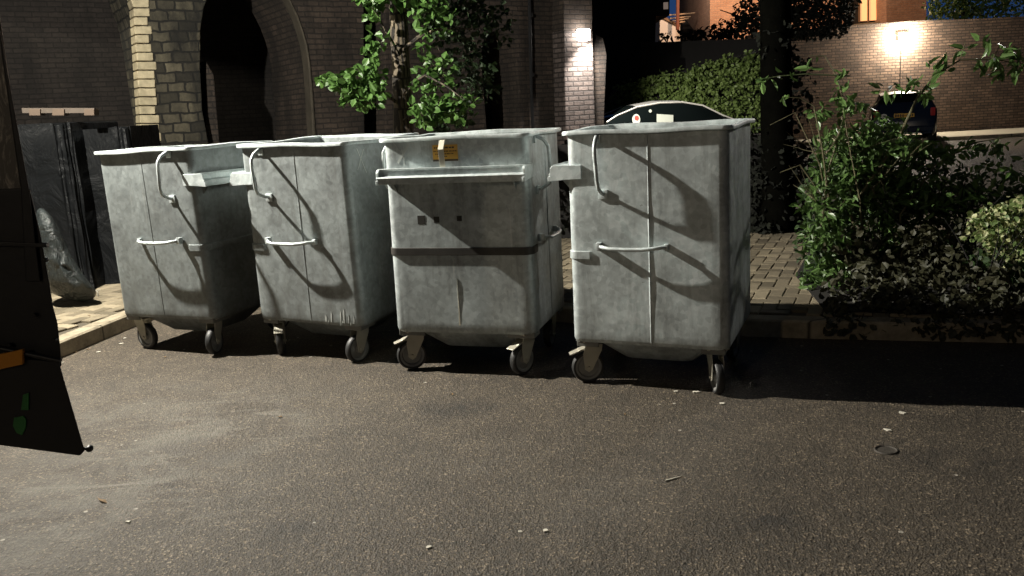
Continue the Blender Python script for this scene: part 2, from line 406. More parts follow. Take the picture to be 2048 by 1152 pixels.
# ------------------------------------------------------------------ the bins
HR, H0 = 1.40, .263
def rrect(hx, hy, r, seg=7):
    out = []
    for cx, cy, a0 in ((hx-r, hy-r, 0), (-hx+r, hy-r, 90), (-hx+r, -hy+r, 180), (hx-r, -hy+r, 270)):
        for k in range(seg+1):
            a = R(a0+90*k/seg); out.append((cx+r*math.cos(a), cy+r*math.sin(a)))
    return out
def ringloft(mb, rings, close=False, capb=False, capt=False):
    n = len(rings[0][0]); v = []; f = []
    for pts, z in rings: v += [(x, y, (z(x, y) if callable(z) else z)) for x, y in pts]
    m_ = len(rings)
    for i in range(m_ if close else m_-1):
        j = (i+1) % m_
        for k in range(n): f.append((i*n+k, i*n+(k+1) % n, j*n+(k+1) % n, j*n+k))
    if capb: f.append(tuple(range(n))[::-1])
    if capt: f.append(tuple((m_-1)*n+k for k in range(n)))
    mb.add(v, f)

def caster(root, x, y, yaw, brake, steel):
    Rr, wd = .092, .042
    p = Matrix.Translation((x, y, 0)) @ Matrix.Rotation(yaw, 4, 'Z')   # wheel axis along local Y, trails to local -X
    tr = -.03
    pm = MB(); pm.box((0, 0, .249), (.125, .115, .008), p, ch=.002)
    pm.tube([(0, 0, .246), (0, 0, .222)], .036, 16, p)
    for sx in (-1, 1):
        for sy in (-1, 1): pm.tube([(sx*.048, sy*.042, .262), (sx*.048, sy*.042, .238)], .007, 6, p)
    for sy in (-1, 1):
        q = [(-.045, sy*.030, .222), (.05, sy*.030, .222), (.046, sy*.030, .19), (tr+.022, sy*.030, Rr-.012), (tr, sy*.030, Rr-.026), (tr-.022, sy*.030, Rr-.010), (tr-.03, sy*.03, .17)]
        pm.prism([Vector(t) for t in q], (0, -.0022, 0), (0, .0022, 0), p)
    pm.box((.002, 0, .2215), (.098, .066, .005), p)
    pm.tube([(tr, -.04, Rr), (tr, .04, Rr)], .009, 8, p)
    c = pm.build('caster', steel, root, bevel=.001)
    wp = p @ Matrix.Translation((tr, 0, Rr))
    t = MB(); t.lathe([(Rr-.018, -wd/2+.001), (Rr-.008, -wd/2), (Rr-.002, -wd/2+.006), (Rr, -wd/2+.014), (Rr, wd/2-.014), (Rr-.002, wd/2-.006), (Rr-.008, wd/2), (Rr-.018, wd/2-.001)], 32, wp)
    t.build('tyre', M_black, c, smooth=True)
    r = MB(); r.lathe([(.012, -.020), (.022, -.020), (.026, -.009), (.056, -.007), (.062, -.017), (Rr-.017, -.0185), (Rr-.017, .0185), (.062, .017), (.056, .007), (.026, .009), (.022, .020), (.012, .020)], 32, wp)
    r.build('rim', M_rim, c, smooth=True)
    if brake:
        b = MB(); b.prism([Vector(t) for t in [(tr-.05, 0, .196), (tr+.02, 0, .214), (tr+.02, 0, .206), (tr-.05, 0, .186), (tr-.098, 0, .166), (tr-.104, 0, .173), (tr-.058, 0, .190)]], (0, -.028, 0), (0, .028, 0), p)
        b.build('brake_pedal', steel, c, bevel=.0015)

def make_bin(name_label, loc, th, rot, W, D, ix, iy, lean, seed, yaws, base=.42, grime=.5, warm=0., plate=False, scar=False, marks=False, so=1.3):
    """front (-Y) carries the lifting bar; handles on the +X and -X sides"""
    root = thing('wheeled_metal_bin', name_label, 'bin', loc, 0, 'galvanised wheeled bins in a row')
    root.rotation_euler = Matrix.Rotation(th, 3, 'Z').to_4x4().to_euler()
    Mrot = Matrix.Rotation(th, 4, 'Z') @ Matrix.Rotation(lean[0], 4, 'Y') @ Matrix.Rotation(-lean[1], 4, 'X') @ Matrix.Rotation(rot, 4, 'Z')
    root.rotation_euler = Mrot.to_euler()
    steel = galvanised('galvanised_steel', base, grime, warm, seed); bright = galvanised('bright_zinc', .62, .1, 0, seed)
    FL = .024; hx, hy = W/2-FL, D/2-FL; bx, by = W/2-ix, D/2-iy; r = .048
    def half(z):
        t = (z-H0)/(HR-H0); return bx+(hx-bx)*t, by+(hy-by)*t
    body = MB(); rings = []; rs = random.Random(int(seed*100)+5)
    dents = [(rs.uniform(.45, 1.25), rs.uniform(0, 6.28), rs.uniform(.06, .20), rs.uniform(.0006, .0026)) for _ in range(22)]
    zs = [H0-.012, H0, H0+.012]+[H0+.012+(1.385-H0-.012)*k/26 for k in range(1, 27)]
    def dense(hx_, hy_, r_):
        base_ = rrect(hx_, hy_, r_); out = []
        for i, p_ in enumerate(base_):
            q = base_[(i+1) % len(base_)]; dd = math.hypot(q[0]-p_[0], q[1]-p_[1]); k = max(1, int(dd/.04)) if dd > .1 else 1
            if dd > .1: k = 18
            for j in range(k): out.append((p_[0]+(q[0]-p_[0])*j/k, p_[1]+(q[1]-p_[1])*j/k))
        return out
    for i, z in enumerate(zs):
        a_, b_ = half(max(z, H0)); ins = [.012, .003, 0][i] if i < 3 else 0
        pts = dense(a_-ins, b_-ins, r); o_ = []
        for (x, y) in pts:
            d = 0
            for (dz, da, ds, dm) in dents:
                ex, ey = math.cos(da)*a_, math.sin(da)*b_; q = (x-ex)**2+(y-ey)**2+(z-dz)**2
                d += dm*math.exp(-q/(ds*ds))
            edge = min(1, (1.385-z)/.15)
            nx, ny = (x/a_)**5, (y/b_)**5; l = math.hypot(nx, ny) or 1
            o_.append((x-nx/l*d*edge, y-ny/l*d*edge))
        rings.append((o_, z))
    n0 = len(rings[0][0])
    inner = []
    for z in (1.385, .9, H0+.03):
        a_, b_ = half(z); inner.append((dense(a_-.006, b_-.006, r-.006), z))
    ringloft(body, rings+inner, capb=True, capt=True)
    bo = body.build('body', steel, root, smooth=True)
    # rolled rim flange
    rim = MB(); prof = [(-FL-.004, 1.380), (-FL-.002, 1.384), (-.010, 1.386), (-.006, 1.378), (-.001, 1.380), (0, 1.392), (-.003, 1.399), (-.010, 1.401), (-FL-.004, 1.398)]
    ringloft(rim, [(dense(W/2+o_, D/2+o_, max(.03, .05+o_)), (lambda x, y, zz=z_: zz+.0035*math.sin(x*9+seed)+.003*math.sin(y*11+seed*2))) for o_, z_ in prof], close=True)
    rim.build('rim', bright, root, smooth=True)
    # sump pan under the floor
    pan = MB(); ringloft(pan, [(rrect(bx*.80, by*.78, .05), H0-.010), (rrect(bx*.77, by*.75, .05), H0-.03), (rrect(bx*.50, by*.48, .07), .118), (rrect(bx*.45, by*.43, .07), .112)], capb=True)
    pan.build('drain_pan', steel, root, smooth=True)
    # handles on both sides
    for sx in (-1, 1):
        def P(y, z, out): a_, _ = half(z); return (sx*(a_+out*(so if abs(out) > .01 else 1)), y, z)
        y0 = -D/2+.20
        h = MB(); pts = [(y0, 1.372, -.004), (y0, 1.366, .02), (y0+.002, 1.345, .055), (y0+.002, 1.31, .078), (y0+.004, 1.26, .082), (y0+.012, 1.14, .082), (y0+.016, 1.10, .07), (y0+.022, 1.075, .03), (y0+.024, 1.068, -.003)]
        sm = [pts[0]]
        for i in range(len(pts)-1):
            for t in (.5, 1.): sm.append(tuple(pts[i][k]*(1-t)+pts[i+1][k]*t for k in range(3)))
        h.tube([P(*q) for q in sm], .0105, 10)
        a1 = P(y0+.024, 1.066, .004); h.box(a1, (.010, .05, .05), ch=.002)
        a2 = P(y0, 1.352, .004); h.box(a2, (.010, .04, .04), ch=.002)
        h.build('tall_handle', bright, root, smooth=True)
        g_ = MB(); ys = y0-.005; ye = ys+.36
        q = [(ys+.01, .792, .030), (ys+.035, .790, .052), (ys+.07, .785, .060), (ys+.15, .783, .061), (ys+.24, .784, .060), (ys+.30, .790, .056), (ys+.335, .793, .040), (ye-.005, .792, .022)]
        g_.tube([P(*t) for t in q], .0105, 10)
        g_.box(P(ys, .792, .018), (.038, .026, .042), ch=.003); g_.box(P(ye, .792, .012), (.028, .022, .034), ch=.003)
        g_.build('grab_handle', bright, root, smooth=True)
        s = MB(); s.prism([Vector(P(.012, H0+.01, -.002)), Vector(P(.018, H0+.01, .0025)), Vector(P(.024, H0+.01, -.002))], (0, 0, 0), Vector(P(0, 1.37, 0))-Vector(P(0, H0+.01, 0)))
        s.build('weld_seam', steel, root)
    # lifting bar: stepped channel across the front with end plates wrapping the corners
    _, yb = half(1.18)
    prof = [(0, 1.222), (.058, 1.222), (.068, 1.228), (.070, 1.224), (.064, 1.214), (.064, 1.186), (.092, 1.182), (.098, 1.176), (.094, 1.140), (.088, 1.140), (.086, 1.172), (0, 1.174)]
    bar = MB(); wb = W/2-.015
    bar.prism([Vector((0, -yb-o_, z_)) for o_, z_ in prof], (-wb, 0, 0), (wb, 0, 0))
    br = bar.build('lifting_bar', bright, root, bevel=.0015)
    for sx in (-1, 1):
        e = MB(); a_, _ = half(1.18)
        q = [(-yb-.088, 1.206), (-yb-.075, 1.222), (-yb+.085, 1.222), (-yb+.085, 1.150), (-yb-.01, 1.146), (-yb-.103, 1.138), (-yb-.103, 1.162), (-yb-.092, 1.166)]
        e.prism([Vector((0, y_, z_)) for y_, z_ in q], (sx*(a_+.011), 0, 0), (sx*(a_-.004), 0, 0))
        e.build('end_bracket', bright, br, bevel=.002)
        gs = MB(); gs.prism([Vector(t) for t in [(0, -yb-.06, 1.150), (0, -yb+.02, 1.150), (0, -yb+.02, 1.09), (0, -yb-.002, 1.085)]], (sx*(a_-.07), 0, 0), (sx*(a_-.076), 0, 0))
        gs.build('gusset', steel, br)
    # lower stiffening band wrapping the front corners
    _, yc = half(.74); a_, _ = half(.74)
    bd = MB(); rr = r+.008; pts = []
    for k in range(9): t = R(180+90*k/8); pts.append((-a_+r+rr*math.cos(t), -yc+r+rr*math.sin(t)))
    for k in range(9): t = R(270+90*k/8); pts.append((a_-r+rr*math.cos(t), -yc+r+rr*math.sin(t)))
    pts = [(-a_-.008, -yc+.12)]+pts+[(a_+.008, -yc+.12)]
    inn = [(x*(1-.016/abs(a_)) if abs(x) > .1 else x, y+.014 if y < 0 else y) for x, y in pts]
    n = len(pts); v = []; f = []
    for z_ in (.718, .762): v += [(x, y, z_) for x, y in pts]+[(x, y, z_) for x, y in inn]
    for i in range(n-1):
        f += [(i, i+1, 2*n+i+1, 2*n+i), (2*n+i, 2*n+i+1, 3*n+i+1, 3*n+i), (n+i, 3*n+i, 3*n+i+1, n+i+1), (i, n+i, n+i+1, i+1)]
    f += [(0, 2*n, 3*n, n), (n-1, 2*n-1, 4*n-1, 3*n-1)]
    bd.add(v, f)
    bd.build('lower_band', M_dksteel if scar else steel, root, bevel=.003)
    # corner shoes and casters
    ci = .088
    for i, (sx, sy) in enumerate(((-1, -1), (1, -1), (1, 1), (-1, 1))):
        sh = MB(); cx, cy = sx*(bx-.095), sy*(by-.085)
        sh.prism([Vector(t) for t in [(-.085, 0, .252), (-.07, 0, .287-.028), (.07, 0, .259), (.085, 0, .252)]], (cx, cy-.06, 0), (cx, cy+.06, 0))
        sh.prism([Vector(t) for t in [(-.082, 0, .2545), (-.075, 0, .262), (.075, 0, .262), (.082, 0, .2545)]], (cx, cy-.062, 0), (cx, cy-.068, 0))
        sh.box((cx, cy+sy*.055, .246), (.165, .008, .042), ch=.002)
        sh.box((cx+sx*.078, cy, .246), (.008, .125, .042), ch=.002)
        sh.build('corner_shoe', M_shoe, root, bevel=.002)
        caster(root, sx*(bx-ci), sy*(by-ci), yaws[i][0], yaws[i][1], M_steel)
    if plate:
        _, yl = half(1.31)
        lb = MB(); lb.box((-.045, -yl-.0022, 1.302), (.150, .003, .092)); lo = lb.build('warning_label', M_label, root)
        tx = MB()
        tx.box((-.045, -yl-.0042, 1.2615), (.150, .001, .011))
        rr_ = random.Random(4)
        for zz, x0, x1, hh in ((1.332, -.11, .0, .010), (1.312, -.115, .02, .006), (1.297, -.105, .005, .006), (1.283, -.09, -.03, .005)):
            x = x0
            while x < x1:
                wv = rr_.uniform(.006, .018); tx.box((x+wv/2, -yl-.0042, zz), (wv, .001, hh*rr_.uniform(.7, 1.))); x += wv+rr_.uniform(.002, .005)
        tx.build('label_print', M_ink, lo)
        st = MB(); q = [(1.388, -.002), (1.372, .028), (1.325, .060), (1.225, .045), (1.222, .040), (1.322, .052), (1.366, .020), (1.375, -.002)]
        sv = []
        st.prism([Vector((0, -yl-o_, z_)) for z_, o_ in q], (-.066, 0, 0), (-.034, 0, 0))
        st.build('bent_stay', M_cream, root, bevel=.001)
    if scar:
        _, y1 = half(.45); sc = MB(); _, yt = half(.58)
        sc.prism([Vector((-.026, -y1-.001, .30)), Vector((-.017, -y1-.001, .30)), Vector((-.021, -yt-.001, .58))], (0, -.0006, 0), (0, .004, 0))
        sc.build('weld_scar', M_cream, root)
        for x_, z_, w_, h_ in ((-.22, .925, .045, .05), (-.125, .925, .035, .035), (.015, .93, .03, .03)):  # three small dark squares on the front face
            _, y_ = half(z_); k = MB(); k.box((x_, y_*-1+.0005, z_), (w_, .003, h_), ch=.001)
            k.build('dark_mark', M_dksteel, root)
        for a_, b_, w_ in (((-.36, 1.37), (-.29, 1.27), .010), ((-.27, 1.36), (-.34, 1.25), .008), ((-.31, 1.33), (-.30, 1.24), .006)):
            _, y_ = half((a_[1]+b_[1])/2); k = MB(); k.prism([Vector((a_[0], -y_, a_[1])), Vector((a_[0]+w_, -y_, a_[1]-.01)), Vector((b_[0]+w_*.5, -y_, b_[1])), Vector((b_[0]-w_*.3, -y_, b_[1]+.01))], (0, -.0014, 0), (0, .003, 0))
            k.build('scuff', M_scuff, root)
    if marks:
        a0, b0 = half(1.3)
        for a_, b_ in (((.30, 1.355), (.22, 1.20)), ((.23, 1.345), (.31, 1.225))):
            k = MB(); k.prism([Vector((a_[0], b0, a_[1])), Vector((a_[0]+.009, b0, a_[1])), Vector((b_[0]+.006, b0, b_[1])), Vector((b_[0], b0, b_[1]))], (0, .0016, 0), (0, -.003, 0)); k.build('scratch', M_scuff, root)
        mr = random.Random(3)
        for i in range(11):
            y_ = .06+mr.uniform(0, .30); zt_ = .28+mr.uniform(.01, .12)*mr.random()**.5; wv = mr.uniform(.002, .006); av, _ = half(.34)
            k = MB(); k.prism([Vector((av+.001, y_-wv*.4, H0+.01)), Vector((av+.001, y_+wv*.4, H0+.01)), Vector((av+.001, y_+wv+.003, zt_-.02)), Vector((av+.001, y_+.003, zt_)), Vector((av+.001, y_-wv+.003, zt_-.03))], (.0012, 0, 0), (-.004, 0, 0)); k.build('scuff', M_scuff, root)
    return root

Wd, Dd, tx, ty = .8769, .8598, .0380, .0186
E = [(-2.2067, 6.0426, -.4164, .0082, -.0201, -.013, .0053, -.0108, .0084),
     (-1.1443, 5.7271, -.4394, .002, .0113, .015, -.0178, -.015, .0044),
     (-.1834, 5.2053, -.296, .0306, -.0415, .0026, .0063, -.0067, .0089),
     (.8695, 4.7444, -.415, .0292, -.0246, .0034, -.0085, .0027, -.0023)]
def mk(i, rot, label, **k):
    x, y, th, e0, e1, e2, e3, e4, e5 = E[i]
    if i == 2: W, D, ix, iy = Wd+e0, Dd+e1, tx+e4, ty+e5
    else: D, W, iy, ix = Dd+e0, Wd+e1, ty+e4, tx+e5
    if i == 2: W, D = Wd+e0, Dd+e1
    ix -= .012; iy -= .012
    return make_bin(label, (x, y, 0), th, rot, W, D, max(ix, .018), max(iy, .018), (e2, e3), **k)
q90 = math.pi/2
# yaws in canonical frame: order (-x,-y),(+x,-y),(+x,+y),(-x,+y)
mk(0, q90, 'leftmost galvanised bin, lifting bar on its right side, beside the kerb', seed=1.3, base=.25, grime=.35,  # base greys differ per bin to offset the lamp's falloff along the row
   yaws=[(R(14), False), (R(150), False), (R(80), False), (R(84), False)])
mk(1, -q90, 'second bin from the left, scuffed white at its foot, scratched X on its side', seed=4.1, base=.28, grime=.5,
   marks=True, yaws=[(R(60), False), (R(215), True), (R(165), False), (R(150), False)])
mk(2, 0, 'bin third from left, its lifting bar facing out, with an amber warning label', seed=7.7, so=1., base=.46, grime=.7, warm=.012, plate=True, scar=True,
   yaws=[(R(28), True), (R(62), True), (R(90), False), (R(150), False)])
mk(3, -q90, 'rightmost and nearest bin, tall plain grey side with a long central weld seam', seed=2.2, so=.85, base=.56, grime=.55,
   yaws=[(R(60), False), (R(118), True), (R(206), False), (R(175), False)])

# ------------------------------------------------------------------ the lorry at the left edge (only its tail is in the picture)
lorry = thing('refuse_lorry', 'black rear end of a refuse lorry with amber reflector cutting in at the left edge', 'lorry', (-1.6, 2.4, 0))
def lp(px, py, Y): return at(px, py, Y) - Vector((-1.6, 2.4, 0))
M_lb = plain('black_lorry_paint', (.006, .006, .007), .5, 0, .4, 9, .1)
def scratchmat():
    m, nt, b = nmat('scratched_panel'); v = coords(nt)
    f = ramp(nt, noise(nt, scaled(nt, v, (9, 9, 3)), 2.5, 8, .75, 1.8), [(.5, 0.), (.62, .4), (.7, 1.)])
    nt.links.new(mix(nt, f, (.10, .09, .075), (.75, .68, .56)), b.inputs['Base Color']); b.inputs['Roughness'].default_value = .5
    return m
YL = 2.35
dv = Vector((-.10, .14, 0))
mb = MB(); mb.prism([lp(*p, YL+.01) for p in [(-300, -200), (-28, -200), (0, 30), (50, 372), (50, 382), (-300, 400)]], (0, 0, 0), dv)
mb.build('scratched_panel', scratchmat(), lorry, bevel=.004)
mb = MB(); mb.prism([lp(*p, YL) for p in [(-22, -200), (-8, -200), (8, 55), (34, 200), (66, 376), (88, 560), (60, 560), (50, 372), (2, 30)]], (0, -.02, 0), dv)
mb.build('door_frame', M_lb, lorry, bevel=.004)
mb = MB(); mb.prism([lp(*p, YL+.005) for p in [(-320, 384), (66, 376), (88, 470), (104, 560), (112, 610), (121, 645), (127, 700), (129, 730), (118, 735), (-320, 780)]], (0, -.015, 0), dv)
mb.build('tail_body', M_lb, lorry, bevel=.004)
mb = MB(); mb.prism([lp(*p, YL-.03) for p in [(-320, 690), (118, 724), (140, 800), (167, 892), (170, 902), (160, 912), (0, 891), (-320, 850)]], (0, 0, 0), (-.03, .05, 0))
mb.build('tail_flap', M_lb, lorry, bevel=.003)
mb = MB(); k = lp(179, 897, YL-.02)
p1 = lp(166, 897, YL-.02); mb.tube([p1, k], .005, 8); mb.lathe([(.0005, -.008), (.008, -.008), (.0105, 0), (.008, .008), (.0005, .008)], 14, Matrix.Translation(k))
mb.build('latch_knob', M_lb, lorry, smooth=True)
for px_, py_ in ((92, 520), (70, 630), (110, 680), (20, 690)):
    bl_ = MB(); c_ = lp(px_, py_, YL-.02); bl_.lathe([(.0005, -.005), (.004, -.005), (.006, -.001), (.006, .004), (.0005, .004)], 10, Matrix.Translation(c_))
    bl_.build('bolt_head', M_lb, lorry, smooth=True)
hg_ = MB(); hg_.tube([lp(-60, 684, YL-.03), lp(122, 722, YL-.03)], .007, 10); hg_.build('hinge_rod', M_lb, lorry, smooth=True)
rb_ = MB(); rb_.prism([lp(*p, YL-.012) for p in [(-320, 470), (96, 486), (98, 494), (-320, 480)]], (0, -.012, 0), (0, .006, 0)); rb_.build('rib', M_lb, lorry, bevel=.002)
M_amb = plain('amber_reflector', (.55, .22, .02), .3, 0, .08, 30)
mb = MB(); mb.prism([lp(*p, YL-.045) for p in [(-90, 728), (45, 699), (45, 729), (-90, 758)]], (0, 0, 0), (0, .012, 0)); mb.build('reflector_strip', M_amb, lorry, bevel=.002)
M_grn = plain('green_reflection', (.03, .16, .04), .3, 0, .3, 30)
mb = MB()  # green reflections painted on the tail as thin plates
mb.prism([lp(*p, YL-.034) for p in [(46, 790), (57, 786), (57, 820), (42, 820)]], (0, 0, 0), (0, .004, 0))
mb.prism([lp(*p, YL-.034) for p in [(28, 836), (46, 832), (52, 840), (51, 856), (44, 870), (33, 866), (26, 852)]], (0, 0, 0), (0, .004, 0))
mb.build('green_marks', M_grn, lorry)

# ------------------------------------------------------------------ assumed street lamp just out of frame (the light on the bins)
sl = thing('assumed_or_added_lamp', 'assumed grey street lamp on a post beside the bay, just off the left edge', 'lamp', (-4.5, 6.1, 0))
mb = MB(); mb.tube([(0, 0, kt), (0, 0, 1.), (0, 0, 3.5), (.1, -.06, 3.66), (.5, -.32, 3.72)], [.05, .05, .035, .03, .025], 12)
mb.build('post', M_steel, sl, smooth=True)
mb = MB(); mb.box((.68, -.56, 3.70), (.42, .16, .06), rz=R(-33), ch=.01); mb.build('lamp_head', M_steel, sl)
light('assumed_or_added_light', (.7, -.50, 3.5), 2000, (1., .95, .84), .035, sl)
light('assumed_or_added_light', (.7, -.50, 3.5), 1150, (1., .95, .84), .035, sl, 'SPOT', Vector((8.2, -1.6, 1.2)), R(110)).data.spot_blend = 1  # second beam added at this head to brighten the right-hand bins

rl = thing('assumed_or_added_lamp', 'assumed street lamp beyond the shrubs, off the right edge', 'lamp', (9.4, 12.4, 0))  # assumed lamp, narrow beam aimed at the nearest bin's right side
mb = MB(); mb.tube([(0, 0, 0), (0, 0, 4.2), (-.1, 0, 4.35), (-.5, -.1, 4.4)], [.05, .04, .035, .03], 12); mb.build('post', M_steel, rl, smooth=True)
mb = MB(); mb.box((-.68, -.12, 4.4), (.42, .16, .06), ch=.01); mb.build('lamp_head', M_steel, rl)
light('assumed_or_added_light', (-.7, -.12, 4.25), 900, (1., .95, .86), .06, rl, 'SPOT', Vector((-8.05, -7.35, 1.3)), R(13))

yl = thing('added_quoin_lamp', 'added unseen lamp on a pole left of the viaduct pier, off the left edge', 'lamp', (-9.3, 9.2, 0))  # unseen lamp and pole added to brighten the pale quoin stones
mb = MB(); mb.tube([(0, 0, 0), (0, 0, 4.3)], [.05, .04], 12); mb.build('post', M_steel, yl, smooth=True)
mb = MB(); mb.box((.12, .05, 4.35), (.3, .2, .08), ch=.01); mb.build('lamp_head', M_steel, yl)
light('added_quoin_light', (.2, .1, 4.2), 650, (1., .93, .76), .06, yl, 'SPOT', Vector((4.6, 2.6, 3.6)), R(92))
bk_ = thing('assumed_or_added_lamp', 'unseen warm fill lamp added far behind the camera', 'lamp', (-7, -9, 0))
mb = MB(); mb.tube([(0, 0, 0), (0, 0, 5.9), (.4, .3, 6.1)], [.07, .05, .04], 12); mb.build('post', M_steel, bk_, smooth=True)
mb = MB(); mb.box((.6, .45, 6.1), (.42, .2, .08), ch=.01); mb.build('lamp_head', M_steel, bk_)
light('assumed_or_added_light', (.6, .45, 5.95), 430, (1., .80, .55), .15, bk_)  # added fill lamp, lifting the shadowed faces on the camera side

# ------------------------------------------------------------------ viaduct
VA, VB = Vector((-5.5, 11.3, 0)), Vector((1.35, 15.8, 0))
vdir = (VB-VA).normalized(); vnor = Vector((-vdir.y, vdir.x, 0)); vang = math.atan2(vdir.y, vdir.x)
vroot = thing('viaduct', 'tall sooty brick viaduct with dark arches behind the bins', 'viaduct', VA, vang)
Minv = (Matrix.Translation(VA) @ Matrix.Rotation(vang, 4, 'Z')).inverted()
def vp(px, py, off=0.):
    d = ray(px, py); o = Vector((0, 0, CAMH)); P0 = VA+vnor*off
    t = (P0-o).dot(vnor)/d.dot(vnor); return Minv @ (o+d*t)
def vpris(name, pts, off, depth, mat, bottom=None, bevel=.02):
    q = [vp(px, py, off) for px, py in pts]
    mb = MB(); mb.prism(q, (0, 0, 0), (0, depth, 0)); return mb.build(name, mat, vroot, bevel=bevel)
vpris('pier', [(315, 500), (318, 290), (312, 230), (300, 150), (292, 95), (282, 40), (262, -20), (225, -120), (470, -120), (425, -25), (408, 15), (401, 60), (401, 140), (405, 220), (418, 290), (425, 500)], 0, 1.6, M_pier)
vpris('pier', [(415, 500), (411, 120), (428, 150), (440, 290), (446, 500)], .25, 1.1, M_viad)
# pale quoin stones, one block per course
qs = MB(); yq = -20; i = 0; qr = random.Random(11)
while yq < 300:
    h_ = 17.8; t = (yq+20)/320
    def ql(y): return 262+(y+20)*.0 if y < 0 else 266+14*min(1, y/230)+ (y>150)*0
    wq = qr.uniform(-2, 3) + (0 if i % 2 else 2)
    rr0 = 292+t*30+wq*1.6; l0 = ql(yq); l1 = ql(yq+h_)
    q = [vp(l0, yq+1.0, -.03), vp(rr0, yq+1.0, -.03), vp(rr0+.6, yq+h_-1.0, -.03), vp(l1, yq+h_-1.0, -.03)]
    d_ = qr.uniform(-.012, .012); qs.prism(q, (0, d_, 0), (0, .3, 0)); yq += h_; i += 1
qs.build('quoin', M_quoin, vroot, bevel=.012)
vpris('arch_edge', [(628, 500), (626, 280), (622, 200), (617, 130), (611, 90), (603, 60), (593, 32), (580, 5), (565, -20), (530, -70), (536, -75), (571, -23), (584, 4), (597, 31), (607, 60), (616, 90), (622, 130), (628, 200), (633, 280), (636, 500)], .12, .25, M_edge)
vpris('spandrel_wall', [(628, 500), (626, 280), (622, 200), (617, 130), (611, 90), (603, 60), (593, 32), (580, 5), (565, -20), (530, -70), (500, -120), (745, -120), (728, 0), (731, 500)], .15, 1.7, M_viad)
vpris('spandrel_wall', [(772, 500), (768, -120), (1150, -120), (1133, 60), (1131, 500), (1040, 500), (1038, 180), (1034, 130), (1027, 95), (1018, 76), (1003, 63), (990, 62), (978, 68), (968, 84), (962, 110), (968, 180), (975, 270), (976, 500)], .2, .9, M_viad)
vpris('lit_pier', [(1127, 60), (1185, 60), (1191, 250), (1194, 480), (1138, 480), (1131, 250)], -.12, .5, M_pierw)  # lamplight put into colour: paler brick below the lamp than above
vpris('lit_pier', [(1127, -120), (1183, -120), (1185, 60), (1127, 60)], -.12, .5, M_viad)
vpris('side_wall', [(1188, 480), (1187, 65), (1207, 76), (1214, 110), (1209, 230), (1207, 480)], .1, .3, M_viad)
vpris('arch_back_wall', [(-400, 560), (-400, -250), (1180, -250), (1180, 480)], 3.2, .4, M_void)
vpris('soffit', [(-400, -130), (-400, -230), (1240, -230), (1240, -130)], -.1, 3.2, M_dark)
mb = MB(); mb.tube([vp(1058, -60, .16), vp(1060, 60, .15), vp(1063, 180, .15), vp(1067, 300, .15), vp(1069, 400, .15)], .03, 8)
for yy in (30, 150, 260): mb.tube([vp(1060+yy*.026, yy, .15)+Vector((0, 0, -.03)), vp(1060+yy*.026, yy, .15)+Vector((0, 0, .03))], .045, 8)
mb.build('drainpipe', M_lb, vroot, smooth=True)
# bulkhead lamp on the lit pier
def wall_lamp(label, P, n, power, col, conduit=None, rad=.06, aim=None):
    ang = math.atan2(n.y, n.x)+math.pi/2
    t = thing('wall_lamp', label, 'lamp', P, ang)
    mb = MB(); mb.box((0, -.02, .02), (.16, .04, .16), ch=.01); mb.build('lamp_body', M_lb, t)
    mb = MB(); mb.box((0, -.10, .02), (.24, .12, .20), ch=.04); mb.build('lens', emit('lamp_lens', col, 60), t)
    light('wall_lamp_light', (0, -.26, -.02), power, col, rad, t) if aim is None else light('wall_lamp_light', (0, -.26, -.02), power, col, rad, t, 'SPOT', Vector((0, -.26, -.02))+Matrix.Rotation(-ang, 3, 'Z') @ Vector(aim), R(158))
    if conduit:
        mb = MB(); mb.tube([(0, -.012, -.1), (0, -.012, -conduit)], .012, 8); mb.build('conduit', M_lb, t, smooth=True)
    return t
pn = -vnor
Pl = (Matrix.Translation(VA) @ Matrix.Rotation(vang, 4, 'Z')) @ vp(1160, 73, -.12)
wall_lamp('bright white lamp high on the lit brick pier of the viaduct', Pl, pn, 620, (1., .92, .84), aim=(.6, .05, -1.))

# ------------------------------------------------------------------ back: bank wall, hedge, dark building, boundary wall
def slab(name, pts, Y, depth, mat, label=None, cat=None, parent=None, bevel=0):
    q = [at(px, py, Y) for px, py in pts]; o0 = q[0].copy()
    mb = MB(); mb.prism([p-o0 for p in q], (0, 0, 0), (0, depth, 0)); o = mb.build(name, mat, parent, bevel=bevel)
    if parent is None: o.location = o0
    else: o.location = o0-parent.location
    if label: tag(o, label, cat)
    return o
slab('retaining_wall', [(1180, 320), (1180, 84), (1330, 84), (1420, 80), (1560, 76), (1560, 330)], 20.8, .4, M_dark, 'dark retaining wall above the ivy bank', 'wall')
dk = slab('dark_building', [(1185, 100), (1175, -150), (1340, -150), (1339, 31), (1312, 32), (1310, 90)], 24, 5, M_dark, 'black unlit building against the dusk sky with one small pale window', 'building')
wn = MB(); a_, b_ = at(1327, 5, 23.98)-dk.location, at(1336, 18, 23.98)-dk.location
wn.box(((a_.x+b_.x)/2, a_.y, (a_.z+b_.z)/2), (b_.x-a_.x, .06, abs(a_.z-b_.z))); wn.build('window', emit('dim_window', (.42, .32, .26), .35), dk)

